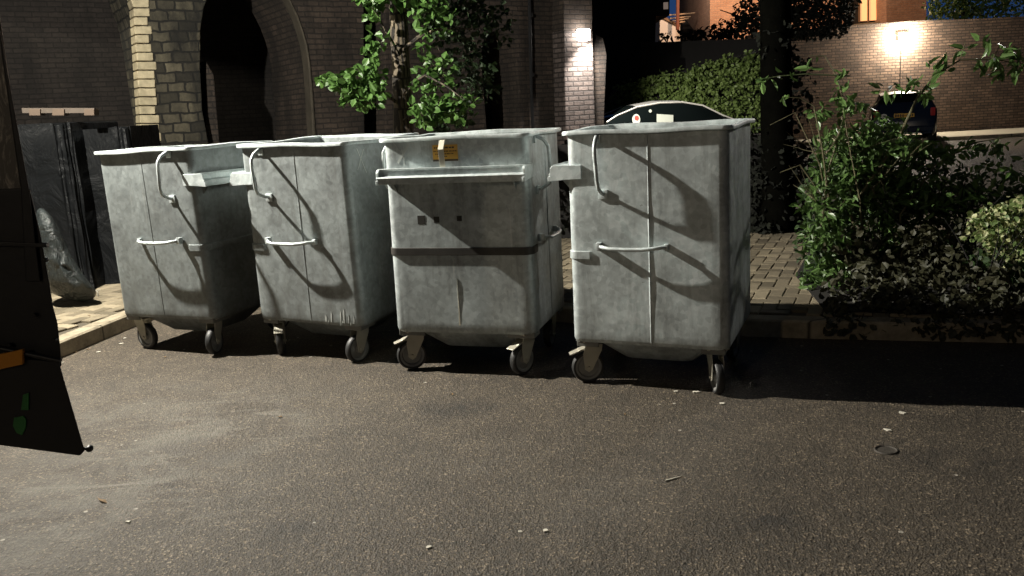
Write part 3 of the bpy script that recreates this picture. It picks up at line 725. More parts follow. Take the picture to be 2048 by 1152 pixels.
wallr = thing('brick_wall', 'long red brick boundary wall lit by a lamp, behind the dark hatchback', 'wall', (0, 27, 0))
top = [(1500, 76), (1600, 68), (1700, 57), (1850, 47), (1960, 44), (2400, 20)]
mb = MB(); q = [at(px, py, 27)-Vector((0, 27, 0)) for px, py in top]
mb.prism(q+[Vector((q[-1].x, 0, 0)), Vector((q[0].x, 0, 0))], (0, 0, 0), (0, .35, 0)); mb.build('wall', M_wall, wallr)
cp = MB(); 
for i in range(len(q)-1):
    a_, b_ = q[i], q[i+1]; cp.prism([a_, b_, b_+Vector((0, 0, .09)), a_+Vector((0, 0, .09))], (0, -.05, .003), (0, .4, .003))
cp.build('coping', M_wall, wallr)
Pw = at(1803, 74, 27)
wall_lamp('glaring lamp high on the red brick boundary wall above the hatchback', Vector((Pw.x, 27, Pw.z)), Vector((0, -1, 0)), 760, (1., .88, .70), 1.75, .07)
grid_plane('lit_kerbside', 9, 40, 24.2, 26.9, .10, plain('pale_paving', (.40, .36, .28), .9, 0, .2, 3))
gk = MB(); gk.box((24.5, 24.15, .05), (31, .12, .1), ch=.01); g2 = gk.build('far_kerb', M_kerb); g2['kind'] = 'structure'

# houses beyond, lit by assumed lights above the frame
hs = thing('brick_house', 'warmly lit brick house rising behind the boundary wall, seen through leaves', 'house', (8, 34, 0))
def hp(px, py, Y=34): return at(px, py, Y)-Vector((8, 34, 0))
mb = MB(); mb.prism([hp(1420, 240), hp(1420, -120), hp(1690, -120), hp(1690, 230)], (0, 0, 0), (0, 6, 0)); mb.build('wall', M_house, hs)
mb = MB(); mb.prism([hp(1774, 220, 33.6), hp(1772, -120, 33.6), hp(1852, -120, 33.6), hp(1854, 220, 33.6)], (0, 0, 0), (0, 6, 0)); mb.build('bay_wall', M_house, hs)
mb = MB(); mb.prism([hp(1690, 230, 34.6), hp(1690, -120, 34.6), hp(1776, -120, 34.6), hp(1776, 230, 34.6)], (0, 0, 0), (0, .4, 0)); mb.build('recess_wall', M_dark, hs)
w1 = MB(); w1.prism([hp(1722, 42, 34.5), hp(1722, -60, 34.5), hp(1756, -60, 34.5), hp(1756, 40, 34.5)], (0, 0, 0), (0, .06, 0)); wo = w1.build('window', emit('lit_window', (1., .48, .2), 1.1), hs)
w2 = MB()
for x_ in (1719, 1737, 1757): w2.prism([hp(x_-1.5, 44, 34.4), hp(x_-1.5, -60, 34.4), hp(x_+1.5, -60, 34.4), hp(x_+1.5, 44, 34.4)], (0, 0, 0), (0, .05, 0))
w2.build('window_frame', M_wood, wo)
sl2 = MB(); sl2.prism([hp(1692, 56, 34.2), hp(1692, 50, 34.2), hp(1774, 41, 34.2), hp(1774, 47, 34.2)], (0, 0, 0), (0, .4, 0)); sl2.build('sill', M_kerb, hs)
light('assumed_house_light', at(1560, -60, 30), 1500, (1., .60, .36), .2)  # assumed unseen light, placed to brighten the house front

gh = thing('white_gable_house', 'small white rendered gable with open rafters against the sky', 'house', (6, 36, 0))
def gp(px, py, Y=36): return at(px, py, Y)-Vector((6, 36, 0))
mb = MB(); mb.prism([gp(1318, 200), gp(1320, 34), gp(1327, 32), (gp(1360, 52)), gp(1362, 200)], (0, 0, 0), (0, 2.5, 0)); mb.build('gable_wall', M_paint, gh)
mb = MB(); mb.prism([gp(1322, 35, 35.9), gp(1326, 31, 35.9), gp(1362, 50, 35.9), gp(1359, 54, 35.9)], (0, 0, 0), (0, 2.6, 0)); mb.build('verge_board', M_wood, gh)
mb = MB()
for a_, b_ in (((1330, 31), (1390, 26)), ((1340, 37), (1381, 33)), ((1345, 42), (1378, 37)), ((1352, 46), (1370, 43))):
    mb.tube([gp(*a_, 35.8), gp(*b_, 35.8)], .03, 6)
mb.build('rafters', plain('pale_rafters', (.45, .32, .2), .8), gh)
mb = MB(); mb.prism([gp(1366, 200, 36.5), gp(1366, 44, 36.5), gp(1372, 40, 36.5), gp(1388, 60, 36.5), gp(1388, 200, 36.5)], (0, 0, 0), (0, 2, 0)); mb.build('side_wall', M_dark, gh)
mb = MB(); mb.tube([gp(1355, 60, 35.5), gp(1356, -60, 35.5)], .07, 10); ch_ = mb.build('rust_pole', plain('rusty_paint', (.20, .07, .04), .8)); ch_.location = (6, 36, 0)
tag(ch_, 'rust coloured pole standing against the blue sky', 'pole')
light('assumed_gable_light', at(1350, -80, 33), 260, (1., .80, .66), .2)  # light with no visible source, assumed for the pale gable

# ------------------------------------------------------------------ foliage
def leaves(name, mat, parent, blobs, size, seed, base=Vector((0, 0, 0)), ratio=.5, droop=.3, shell=0., upright=.5):
    r = np.random.default_rng(seed); P = []; 
    for (c, rad, n) in blobs:
        d = r.normal(size=(n, 3)); d /= np.linalg.norm(d, axis=1)[:, None]
        k = r.random(n)**(1/3); k = shell+(1-shell)*k
        k *= 1+.16*np.sin(d[:, 0]*7+c[0])*np.cos(d[:, 2]*6+c[2])
        P.append(np.array(c)+d*k[:, None]*np.array(rad))
    P = np.concatenate(P); n = len(P)
    f = r.normal(size=(n, 3)); f[:, 2] -= droop; f /= np.linalg.norm(f, axis=1)[:, None]
    nn = r.normal(size=(n, 3)); nn[:, 2] += upright; nn -= f*(nn*f).sum(1)[:, None]; nn /= np.linalg.norm(nn, axis=1)[:, None]
    s = np.cross(f, nn); L = (size*r.uniform(.6, 1.25, n))[:, None]; Wl = L*ratio
    P = P-np.array(base)
    v = np.stack([P, P+f*L*.32+s*Wl*.5+nn*L*.07, P+f*L*.72+s*Wl*.38+nn*L*.04, P+f*L-nn*L*.10, P+f*L*.72-s*Wl*.38+nn*L*.04, P+f*L*.32-s*Wl*.5+nn*L*.07], 1).reshape(-1, 3)
    i = np.arange(n)*6
    fa = np.stack([i, i+1, i+2, i+3], 1); fb = np.stack([i, i+3, i+4, i+5], 1)
    faces = np.concatenate([fa, fb]).tolist()
    return link(name, v.tolist(), faces, mat, parent)
def twigs(mb, a, dirv, L, r_, n, rad, spread=.5, seed=0):
    q = random.Random(seed)
    for k in range(n):
        d = Vector(dirv)+Vector((q.uniform(-1, 1), q.uniform(-1, 1), q.uniform(-1, 1)))*spread; d.normalize(); p = Vector(a); pts = [p.copy()]
        for i in range(5):
            d = (d+Vector((q.uniform(-1, 1), q.uniform(-1, 1), q.uniform(-.6, 1)))*.18).normalized(); p = p+d*L/5*q.uniform(.7, 1.2); pts.append(p.copy())
        mb.tube(pts, [rad*(1-.16*i) for i in range(6)], 5)
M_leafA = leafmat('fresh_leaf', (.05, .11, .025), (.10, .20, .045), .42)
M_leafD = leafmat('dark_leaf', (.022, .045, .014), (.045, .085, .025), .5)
M_leafT = leafmat('shaded_leaf', (.012, .026, .009), (.025, .05, .016), .6, .2)  # shade on the crown's right side put into a darker leaf colour
M_leafH = leafmat('ivy_leaf', (.12, .18, .045), (.22, .31, .09), .5)
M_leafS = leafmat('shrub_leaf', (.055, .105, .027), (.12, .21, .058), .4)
M_leafB = leafmat('dull_ground_leaf', (.022, .024, .010), (.05, .048, .022), .6, .15)
M_leafV = leafmat('variegated_leaf', (.10, .17, .05), (.20, .27, .09), .5, .25, 9, (.55, .56, .30))
M_leafX = leafmat('silhouette_leaf', (.003, .004, .002), (.006, .008, .003), 1., .02)  # near-black leaf colour stands in for foliage left unlit
M_bark = brick('bark', (.20, .16, .11), (.08, .065, .045), (.02, .016, .012), .05, .30, .012, 1., .9, .4)

def blob(px, py, Y, rx, ry, rz, n): return (tuple(at(px, py, Y)), (rx, ry, rz), n)
# centre tree
tb = gnd(812, 470, kt); tb = Vector((at(806, 300, 8.6).x, 8.6, kt))
tree = thing('leafy_tree', 'young tree with bright heart shaped leaves and pale bark behind the second and third bins', 'tree', tb)
mb = MB()
tp = [at(812, 470, 8.6), at(808, 330, 8.6), at(806, 200, 8.6), at(800, 90, 8.6), at(794, -20, 8.6), at(790, -140, 8.6)]
mb.tube([p-tb for p in [Vector((tb.x, 8.6, kt-.02))]+tp[1:]], [.12, .105, .098, .09, .085, .075], 12)
def limb(a, b, c, r0):
    mb.tube([p-tb for p in (a, a.lerp(b, .5)+Vector((0, 0, .03)), b, b.lerp(c, .5)+Vector((0, .02, .02)), c)], [r0, r0*.8, r0*.6, r0*.45, r0*.2], 6)
limb(at(800, 210, 8.55), at(730, 170, 8.3), at(655, 170, 8.1), .018)
limb(at(802, 120, 8.55), at(770, 60, 8.3), at(745, 15, 8.2), .015)
limb(at(808, 190, 8.5), at(850, 150, 8.2), at(930, 200, 8.0), .018)
limb(at(806, 100, 8.5), at(870, 60, 8.3), at(960, 60, 8.5), .02)
limb(at(808, 240, 8.5), at(850, 215, 8.3), at(900, 230, 8.2), .012)
mb.build('trunk', M_bark, tree, smooth=True)
leaves('crown', M_leafA, tree, [blob(735, 165, 8.25, .20, .22, .17, 150), blob(690, 165, 8.15, .16, .18, .10, 100), blob(720, 200, 8.2, .20, .2, .10, 110), blob(745, 105, 8.3, .10, .15, .14, 55), blob(652, 162, 8.1, .07, .1, .045, 22),
    blob(850, 225, 8.2, .17, .2, .14, 100), blob(905, 215, 8.2, .22, .2, .15, 130), blob(850, 165, 8.3, .14, .2, .16, 60), blob(745, 20, 8.3, .13, .2, .22, 70), blob(775, -10, 8.3, .3, .2, .12, 120), blob(865, 30, 8.3, .22, .25, .22, 110),
    blob(845, 110, 8.3, .10, .2, .16, 26), blob(885, 140, 8.3, .16, .2, .2, 45), blob(850, -40, 8.3, .5, .4, .2, 220), blob(770, 75, 8.25, .06, .15, .10, 14)], .082, 5, tb, .72)
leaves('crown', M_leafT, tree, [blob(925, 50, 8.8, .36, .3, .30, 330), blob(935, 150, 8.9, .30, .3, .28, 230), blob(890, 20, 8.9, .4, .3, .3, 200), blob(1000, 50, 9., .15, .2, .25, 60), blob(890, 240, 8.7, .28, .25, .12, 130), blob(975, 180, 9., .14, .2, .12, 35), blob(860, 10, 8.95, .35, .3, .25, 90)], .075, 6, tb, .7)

# hedge of ivy on the bank
hb = Vector((3.2, 17.6, 0))
hg = thing('ivy_bank', 'broad bank of small leaved ivy rising behind the white car', 'hedge', hb)
bank = MB(); q = [at(px, py, 19.3)-hb for px, py in [(1213, 330), (1217, 215), (1240, 178), (1300, 158), (1380, 140), (1440, 118), (1500, 106), (1560, 104), (1560, 330)]]
bank.prism(q, (0, 0, 0), (0, 1.2, 0)); bank.build('bank', M_dark, hg)
hv = []
hr = random.Random(2)
for k in range(1100):
    px = hr.uniform(1214, 1560); ytop = float(np.interp(px, [1214, 1217, 1240, 1300, 1380, 1440, 1500, 1560], [225, 208, 175, 154, 136, 115, 104, 102])); py = hr.uniform(ytop, 262)
    hv.append((tuple(at(px, py, 19.2-.5*(py-ytop)/150)), (.10, .12, .09), 6))
leaves('foliage', M_leafH, hg, hv, .085, 9, hb, .75)

# silhouetted climbing tree at right of the nearest bin
db = Vector((at(1556, 300, 8.9).x, 8.9, kt))
dt = thing('ivy_clad_tree', 'black ivy clad tree trunk rising just right of the nearest bin', 'tree', db)
mb = MB(); mb.tube([p-db for p in (Vector((db.x, 8.9, kt-.02)), at(1556, 400, 8.9), at(1552, 200, 8.9), at(1550, 0, 8.9), at(1548, -150, 8.9))], [.19, .17, .16, .15, .14], 12)
mb.build('trunk', plain('unlit_bark', (.0025, .0025, .002), 1, 0, .5, 8, .6, 0.), dt, smooth=True)  # bark colour blackened to stand in for the unlit trunk
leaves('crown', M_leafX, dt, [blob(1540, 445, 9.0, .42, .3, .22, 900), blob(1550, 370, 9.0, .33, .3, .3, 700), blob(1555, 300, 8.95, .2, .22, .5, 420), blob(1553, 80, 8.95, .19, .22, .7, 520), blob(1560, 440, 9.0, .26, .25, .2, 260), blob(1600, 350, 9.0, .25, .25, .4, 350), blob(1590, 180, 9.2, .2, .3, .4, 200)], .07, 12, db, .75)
hdb = Vector((1.6, 9.4, kt))
hd = thing('low_hedge', 'low black hedge between the bins and the white car', 'hedge', hdb)
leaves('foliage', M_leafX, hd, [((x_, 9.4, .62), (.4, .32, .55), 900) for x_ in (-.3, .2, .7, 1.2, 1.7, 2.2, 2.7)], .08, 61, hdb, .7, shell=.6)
mb = MB(); mb.box((-.2, .0, .5), (3.2, .35, 1.)); mb.build('stems', M_dark, hd)
# dark trees over the wall (leaves against the lit house)
fb = at(1600, 100, 26); fb.z = 2.
ft = thing('overhanging_tree', 'black leafy branches silhouetted against the lit house above the wall', 'tree', fb)
mb = MB()
for a_, b_, c_ in (((1560, 90), (1500, 40), (1440, 20)), ((1600, 80), (1620, 30), (1650, -30)), ((1560, 90), (1530, 10), (1500, -60)), ((1640, 80), (1690, 30), (1710, -20))):
    mb.tube([at(*a_, 26)-fb, at(*b_, 26)-fb, at(*c_, 26)-fb], [.06, .035, .012], 6)
mb.build('trunk', M_dark, ft, smooth=True)
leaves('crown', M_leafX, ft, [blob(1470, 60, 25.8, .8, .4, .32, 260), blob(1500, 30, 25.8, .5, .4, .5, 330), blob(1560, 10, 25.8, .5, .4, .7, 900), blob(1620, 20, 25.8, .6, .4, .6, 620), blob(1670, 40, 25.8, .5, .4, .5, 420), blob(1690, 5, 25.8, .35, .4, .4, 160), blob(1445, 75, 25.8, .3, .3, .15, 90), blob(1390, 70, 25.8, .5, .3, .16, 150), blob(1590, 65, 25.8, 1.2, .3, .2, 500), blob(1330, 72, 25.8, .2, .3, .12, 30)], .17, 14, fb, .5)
gb2 = at(1925, 40, 28.5); gb2.z = 1
gt = thing('garden_bush', 'dim green bush showing over the top of the boundary wall at the right', 'bush', gb2)
leaves('foliage', M_leafS, gt, [blob(1900, 20, 28.5, .8, .5, .6, 700), blob(1960, 10, 28.5, .9, .5, .6, 600), blob(2040, 5, 28.5, 1.2, .5, .7, 600)], .14, 15, gb2, .6)
mb = MB(); mb.tube([(0, 0, -1.), at(1925, 60, 28.5)-gb2, at(1930, 0, 28.5)-gb2], [.06, .05, .03], 6); mb.build('stem', M_dark, gt)

# the big straggling shrub at the right
sb = Vector((2.75, 6.5, kt))
sh = thing('straggling_shrub', 'tall straggling green shrub with arching stems, right of the nearest bin', 'shrub', sb)
mb = MB(); T = lambda px, py, Y: at(px, py, Y)-sb
root = Vector((0, 0, 0))
for pts, r_ in (
    ([root+Vector((-.2, 0, 0)), T(1640, 480, 6.4), T(1655, 350, 6.4), T(1680, 260, 6.5), T(1690, 205, 6.5), T(1672, 150, 6.5), T(1650, 112, 6.5), T(1618, 112, 6.5)], .012),
    ([root+Vector((-.1, 0, 0)), T(1660, 420, 6.4), T(1645, 300, 6.3), T(1628, 212, 6.3), T(1600, 196, 6.3), T(1566, 194, 6.3)], .009),
    ([root, T(1700, 420, 6.4), T(1790, 290, 6.4), T(1835, 195, 6.4), T(1870, 150, 6.4), T(1920, 120, 6.4), T(1985, 118, 6.4), T(2048, 128, 6.4)], .013),
    ([root+Vector((.3, 0, 0)), T(1800, 430, 6.5), T(1870, 330, 6.5), T(1950, 285, 6.5), T(2040, 270, 6.5)], .010),
    ([root+Vector((-.2, 0, 0)), T(1650, 400, 6.4), T(1600, 330, 6.4), T(1560, 345, 6.4)], .008),
    ([root+Vector((-.2, 0, 0)), T(1640, 330, 6.4), T(1590, 225, 6.4), T(1540, 250, 6.4)], .007),
    ([root, T(1720, 350, 6.6), T(1740, 260, 6.6), T(1745, 215, 6.6), T(1785, 175, 6.6)], .008),
    ([root, T(1720, 400, 6.3), T(1700, 300, 6.3), T(1690, 240, 6.3)], .009),
    ([T(1985, 118, 6.4), T(1998, 95, 6.4), T(2005, 80, 6.4)], .004), ([T(1870, 150, 6.4), T(1880, 120, 6.4)], .004), ([T(1920, 120, 6.4), T(1930, 85, 6.4)], .004)):
    sm = []
    for i in range(len(pts)-1):
        for t in (0, .5): sm.append(pts[i].lerp(pts[i+1], t))
    sm.append(pts[-1]); mb.tube(sm, [r_*(1-.75*i/len(sm)) for i in range(len(sm))], 6)
for k in range(14):
    twigs(mb, T(1640+rng.uniform(-20, 200), rng.uniform(280, 520), 6.4), (rng.uniform(-.6, .6), -.2, .6), .35, 0, 2, .004, .6, k)
mb.build('stems', plain('green_brown_stem', (.10, .09, .045), .7, 0, .3, 12), sh, smooth=True)
SL = [blob(1665, 560, 6.2, .22, .2, .16, 260), blob(1650, 480, 6.3, .2, .2, .2, 200), blob(1660, 400, 6.4, .20, .2, .22, 210), blob(1700, 330, 6.5, .28, .25, .16, 260), blob(1690, 280, 6.5, .24, .2, .12, 170),
      blob(1780, 290, 6.5, .26, .25, .10, 230), blob(1750, 370, 6.6, .3, .25, .2, 260), blob(1850, 310, 6.6, .3, .25, .12, 160), blob(1820, 380, 6.6, .35, .25, .15, 220), blob(1740, 470, 6.5, .3, .25, .25, 300),
      blob(1620, 590, 6.1, .1, .12, .06, 60), blob(1950, 295, 6.6, .35, .2, .05, 80), blob(1700, 210, 6.5, .14, .15, .1, 40), blob(1680, 170, 6.5, .08, .1, .08, 14), blob(1640, 230, 6.4, .1, .12, .06, 24),
      blob(1920, 400, 6.6, .35, .25, .12, 160), blob(2010, 340, 6.6, .3, .25, .10, 80), blob(1760, 250, 6.6, .25, .2, .07, 80)]
leaves('foliage', M_leafS, sh, SL, .078, 21, sb, .45)
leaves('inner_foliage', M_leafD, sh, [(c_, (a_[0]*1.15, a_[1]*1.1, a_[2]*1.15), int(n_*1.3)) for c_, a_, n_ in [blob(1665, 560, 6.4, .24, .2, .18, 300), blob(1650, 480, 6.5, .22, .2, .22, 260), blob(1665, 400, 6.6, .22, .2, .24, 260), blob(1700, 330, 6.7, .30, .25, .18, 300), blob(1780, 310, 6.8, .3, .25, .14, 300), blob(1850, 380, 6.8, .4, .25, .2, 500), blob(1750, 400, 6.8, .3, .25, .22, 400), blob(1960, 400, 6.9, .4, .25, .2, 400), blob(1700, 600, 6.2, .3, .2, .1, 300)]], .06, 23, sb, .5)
tipl = [blob(x, y, 6.4, .05, .06, .035, n) for x, y, n in ((1528, 160, 4), (1545, 150, 4), (1575, 148, 4), (1612, 140, 2), (1618, 112, 3), (1568, 194, 3), (1930, 100, 5), (1985, 118, 12), (2010, 100, 8), (2030, 130, 12), (1960, 125, 8), (1880, 140, 6), (1850, 180, 12), (1830, 165, 10), (2045, 110, 8), (1700, 215, 10), (1960, 80, 4), (1870, 130, 8), (2000, 140, 10), (1690, 140, 4), (1770, 180, 6), (1800, 175, 6))]
leaves('tip_leaves', M_leafS, sh, tipl, .11, 22, sb, .36)
mb = MB(); mb.tube([T(1700, 152, 6.4), T(1610, 148, 6.4), T(1560, 152, 6.4), T(1522, 158, 6.4)], [.006, .005, .004, .002], 5); mb.build('side_stem', plain('green_stem', (.08, .10, .04), .7), sh)

# dark core bush, variegated bush, ground ivy
cb_ = Vector((3.3, 6.3, kt))
cbu = thing('dark_bush', 'dense near black bush in the bed behind the straggling shrub', 'bush', cb_)
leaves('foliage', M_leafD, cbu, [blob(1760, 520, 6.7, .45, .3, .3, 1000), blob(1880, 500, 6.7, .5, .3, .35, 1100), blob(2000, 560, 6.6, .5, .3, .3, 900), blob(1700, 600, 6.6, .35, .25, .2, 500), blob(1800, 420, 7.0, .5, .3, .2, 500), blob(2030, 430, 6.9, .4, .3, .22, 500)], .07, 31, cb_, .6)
mb = MB(); twigs(mb, (0, .3, 0), (0, 0, 1), .9, 0, 9, .01, .6, 77); mb.build('stems', M_dark, cbu)
vb = Vector((3.25, 5.75, kt))
vbu = thing('variegated_bush', 'cream and yellow green variegated bush at the right edge', 'bush', vb)
leaves('foliage', M_leafV, vbu, [blob(1985, 450, 5.8, .16, .18, .13, 300), blob(2040, 430, 5.8, .18, .2, .14, 330), blob(2030, 500, 5.75, .2, .2, .13, 260), blob(2090, 470, 5.8, .2, .2, .2, 260)], .046, 41, vb, .8)
leaves('lower_foliage', M_leafD, vbu, [blob(2000, 540, 5.8, .25, .2, .16, 420), blob(2070, 560, 5.8, .25, .2, .16, 300)], .045, 42, vb, .8)
mb = MB(); twigs(mb, (0, 0, 0), (0, 0, 1), .6, 0, 7, .008, .5, 78); mb.build('stems', M_dark, vbu)
gi = []
gr_ = random.Random(8)
for k in range(520):
    px = gr_.uniform(1660, 2140); py = gr_.uniform(520, 700-max(0, (1760-px))*.3)
    P = gnd(px, py, .18); 
    if P.y > 6.2: P.y = 6.2
    P.z = kt+.02+max(0, (P.y-4.9))*.30*gr_.random()
    if not inside((P.x+.02, P.y+.03), kpoly): continue
    gi.append((tuple(P), (.09, .09, .05), 9))
for k in range(150):  # overhanging leaves added to darken the kerb face
    x_ = gr_.uniform(2.0, 6.5); y_ = float(np.interp(x_, [1.9, 3.2, 6.0, 14.], [5.19, 4.80, 3.8, .6])); gi.append(((x_, y_-.005, gr_.uniform(.05, .13)), (.10, .035, .05), 5))
go = leaves('ground_ivy', M_leafB, None, gi, .055, 51, Vector((0, 0, 0)), .8, upright=1.2)
tag(go, kind='stuff')
soil = MB(); sq = [Vector((x, y, kt+.004)) for x, y in ((2.05, 5.42), (3.2, 5.02), (6.5, 3.80), (9., 6.), (8., 8.2), (2.85, 7.9), (2.25, 6.6))]
soil.prism(sq, (0, 0, 0), (0, 0, -.03)); so = soil.build('soil_bed', plain('dark_soil', (.010, .008, .006), .95, 0, .4, 20, .6)); so['kind'] = 'structure'

# ------------------------------------------------------------------ covered stack, plank and plastic bag at left
def plastic(name, col, rough=.28, sc=3.5, st=.9, sp=.4):
    m, nt, b = nmat(name); v = coords(nt)
    b.inputs['Base Color'].default_value = (*col, 1); b.inputs['Roughness'].default_value = rough
    b.inputs['Specular IOR Level'].default_value = sp
    h = noise(nt, scaled(nt, v, (1, 1, .8)), sc, 6, .6, 1.4); bump(nt, h, b, st, .06); return m
M_sheet = plastic('black_polythene', (.004, .0045, .005), .5, 3, .7, .14)
M_bag = plastic('translucent_grey_polythene', (.022, .026, .026), .24, 7, 1.)
cs = thing('sheeted_stack', 'tall stack wrapped in black polythene sheeting behind the lorry tail', 'stack', (-3.9, 7.9, kt))
def wrapped(x0, x1, y0, y1, z1, seed):
    r = np.random.default_rng(seed); mb = MB(); nu, nz = 72, 26; v = []; f = []
    P = rrect((x1-x0)/2, (y1-y0)/2, .12, 17); n = len(P)
    ph = r.uniform(0, 6, 6)
    for i in range(nz+1):
        t = i/nz
        for k, (x, y) in enumerate(P):
            a = k/n*2*math.pi
            w_ = .018*math.sin(a*9+t*2.5+ph[0])+.012*math.sin(a*23-t*6+ph[1])+.010*math.sin(t*17+a*4+ph[2])
            s = 1+w_*1.2*(1-.4*t)+.05*(1-t)**3
            v.append((x*s+(x0+x1)/2, y*s+(y0+y1)/2, z1*t+.012*math.sin(a*5+ph[3])*(t > .9)))
    for i in range(nz):
        for k in range(n): f.append((i*n+k, i*n+(k+1) % n, (i+1)*n+(k+1) % n, (i+1)*n+k))
    f.append(tuple(nz*n+k for k in range(n))); mb.add(v, f); return mb
wrapped(-1.05, .05, -.25, .9, 1.50, 3).build('sheeting', M_sheet, cs, smooth=True)
wrapped(-.15, .45, .05, .9, 1.44, 5).build('sheeting', M_sheet, cs, smooth=True)
pl0 = at(48, 222, 7.8)
plk = thing('timber_batten', 'brown timber batten lying along the top of the black sheeted stack', 'timber', at(118, 221, 7.78))
a_ = at(44, 221, 7.78)-plk.location; b_ = at(189, 221, 7.78)-plk.location
pm_ = MB(); pm_.prism([a_+Vector((0, 0, -.022)), b_+Vector((0, 0, -.022)), b_+Vector((0, 0, .022)), a_+Vector((0, 0, .022))], (0, 0, 0), (0, .07, 0)); pm_.build('batten', plain('dark_stained_wood', (.05, .038, .028), .8, 0, .3, 12), plk)
M_raw = plain('raw_wood', (.06, .040, .026), .8, 0, .2, 15)
for x0, x1 in ((58, 80), (104, 128), (168, 188)):
    bl = MB(); bl.prism([at(x0, 231, 7.76)-plk.location, at(x1, 231, 7.76)-plk.location, at(x1, 218, 7.76)-plk.location, at(x0, 218, 7.76)-plk.location], (0, 0, 0), (0, .10, 0))
    bl.build('end_block', M_raw, plk, bevel=.003)
bgt = Vector((at(150, 560, 7.0).x, 7.0, kt))
bp = MB(); rb = np.random.default_rng(8)
out = [(66, 395), (104, 425), (130, 478), (150, 522), (176, 560), (200, 586), (192, 600), (166, 609), (138, 602), (108, 592), (80, 575), (66, 490)]
cen = (120, 530); nb = len(out); rings = []
v = []; f = []
for j, (s, dy) in enumerate(((1., 0), (.86, -.07), (.6, -.115), (.3, -.14), (.05, -.145))):
    for i, (x, y) in enumerate(out):
        px = cen[0]+(x-cen[0])*s; py = cen[1]+(y-cen[1])*s
        p = at(px, py, 7.0+dy*1.2+rb.uniform(-.045, .045)*(j > 0))-bgt; v.append(p)
n1 = len(v)
for j, (s, dy) in enumerate(((.9, .1), (.5, .18), (.05, .2))):
    for i, (x, y) in enumerate(out):
        px = cen[0]+(x-cen[0])*s; py = cen[1]+(y-cen[1])*s; v.append(at(px, py, 7.0+dy)-bgt)
for j in range(4):
    for i in range(nb): f.append((j*nb+i, j*nb+(i+1) % nb, (j+1)*nb+(i+1) % nb, (j+1)*nb+i))
f.append(tuple(4*nb+i for i in range(nb)))
seq = [0, 5, 6, 7]
for a_, b_ in zip(seq[:-1], seq[1:]):
    for i in range(nb): f.append((a_*nb+i, b_*nb+i, b_*nb+(i+1) % nb, a_*nb+(i+1) % nb))
f.append(tuple(7*nb+i for i in reversed(range(nb))))
bp.add(v, f); bagm = bp.build('plastic_bag', M_bag, None, smooth=True); bagm.location = bgt
ss = bagm.modifiers.new('s', 'SUBSURF'); ss.levels = ss.render_levels = 2
tag(bagm, 'crumpled shiny grey plastic bag slumped against the sheeted stack', 'plastic bag')
bk = MB(); B0 = gnd(196, 592, kt); bk.tube([(0, 0, 0), (.005, 0, .03), (-.01, 0, .05)], .006, 6); bk.tube([(-.03, 0, .045), (.03, 0, .055)], .005, 6)
bko = bk.build('metal_peg', M_steel); bko.location = B0; tag(bko, 'small bent metal peg on the paving beside the plastic bag', 'peg')

# ------------------------------------------------------------------ cars
def car(label, loc, rz, paint, glassm, st, roofmat=None, win=(4, 9), screen=(3,), rear=(9,), cat='car'):
    t = thing('parked_car', label, cat, loc, rz)
    rows = []
    for (x, zl, zw, hw, zt, ht) in st:
        half_ = [(hw*.90, zl), (hw*.98, zl+.12), (hw, (zl+zw)/2), (hw*.985, zw-.08), (hw*.94, zw), (ht+(hw*.94-ht)*.08, zt-(zt-zw)*.07), (ht*.86, zt-.012), (ht*.45, zt+.008), (0, zt+.015)]
        rows.append([(x, -y, z) for y, z in half_]+[(x, y, z) for y, z in half_[-2::-1]])
    n = len(rows[0]); v = [p for r in rows for p in r]; body = []; gl = []; roof = []
    for i in range(len(rows)-1):
        for k in range(n-1):
            q = (i*n+k, i*n+k+1, (i+1)*n+k+1, (i+1)*n+k); kk = min(k, n-2-k)
            if win[0] <= i < win[1] and kk == 4: gl.append(q)
            elif (i in screen or i in rear) and kk >= 5: gl.append(q)
            elif win[0] <= i < win[1] and kk >= 5: roof.append(q)
            else: body.append(q)
    body.append(tuple(range(n))); body.append(tuple((len(rows)-1)*n+k for k in range(n))[::-1])
    b = link('body', v, body, paint, t, True); g_ = link('windows', v, gl, glassm, t, True); rf = link('roof', v, roof, roofmat or paint, t, True)
    for o_ in (b, g_, rf):
        bm = bmesh.new(); bm.from_mesh(o_.data); loose = [x for x in bm.verts if not x.link_faces]; bmesh.ops.delete(bm, geom=loose, context='VERTS'); bmesh.ops.recalc_face_normals(bm, faces=bm.faces); bm.to_mesh(o_.data); bm.free()
        try: o_.data.set_sharp_from_angle(angle=R(50))
        except Exception: pass
    hw = st[5][3]; Lx = st[0][0]; Rx = st[-1][0]
    for wx in (Lx-.78, Rx+.72):
        for sy in (-1, 1):
            W_ = MB(); Mw = Matrix.Translation((wx, sy*(hw-.10), .315)); W_.lathe([(.2, -.1), (.30, -.1), (.315, -.07), (.315, .07), (.30, .1), (.2, .1)], 28, Mw); wo_ = W_.build('wheel', M_black, t, smooth=True)
            W2 = MB(); W2.lathe([(.01, sy*.075), (.06, sy*.09), (.19, sy*.07), (.20, sy*.1), (.205, sy*.02), (.01, sy*.02)], 20, Mw); W2.build('rim', M_rim, wo_, smooth=True)
    return t
M_cw = plain('white_car_paint', (.30, .30, .28), .4, 0, .04, 3)
M_cb = plain('navy_car_paint', (.006, .010, .022), .22, 0, .2, 3)
M_gl = glass('car_glass', (.004, .006, .006), rough=.1)
M_gl.node_tree.nodes['Principled BSDF'].inputs['IOR'].default_value = 1.12; 
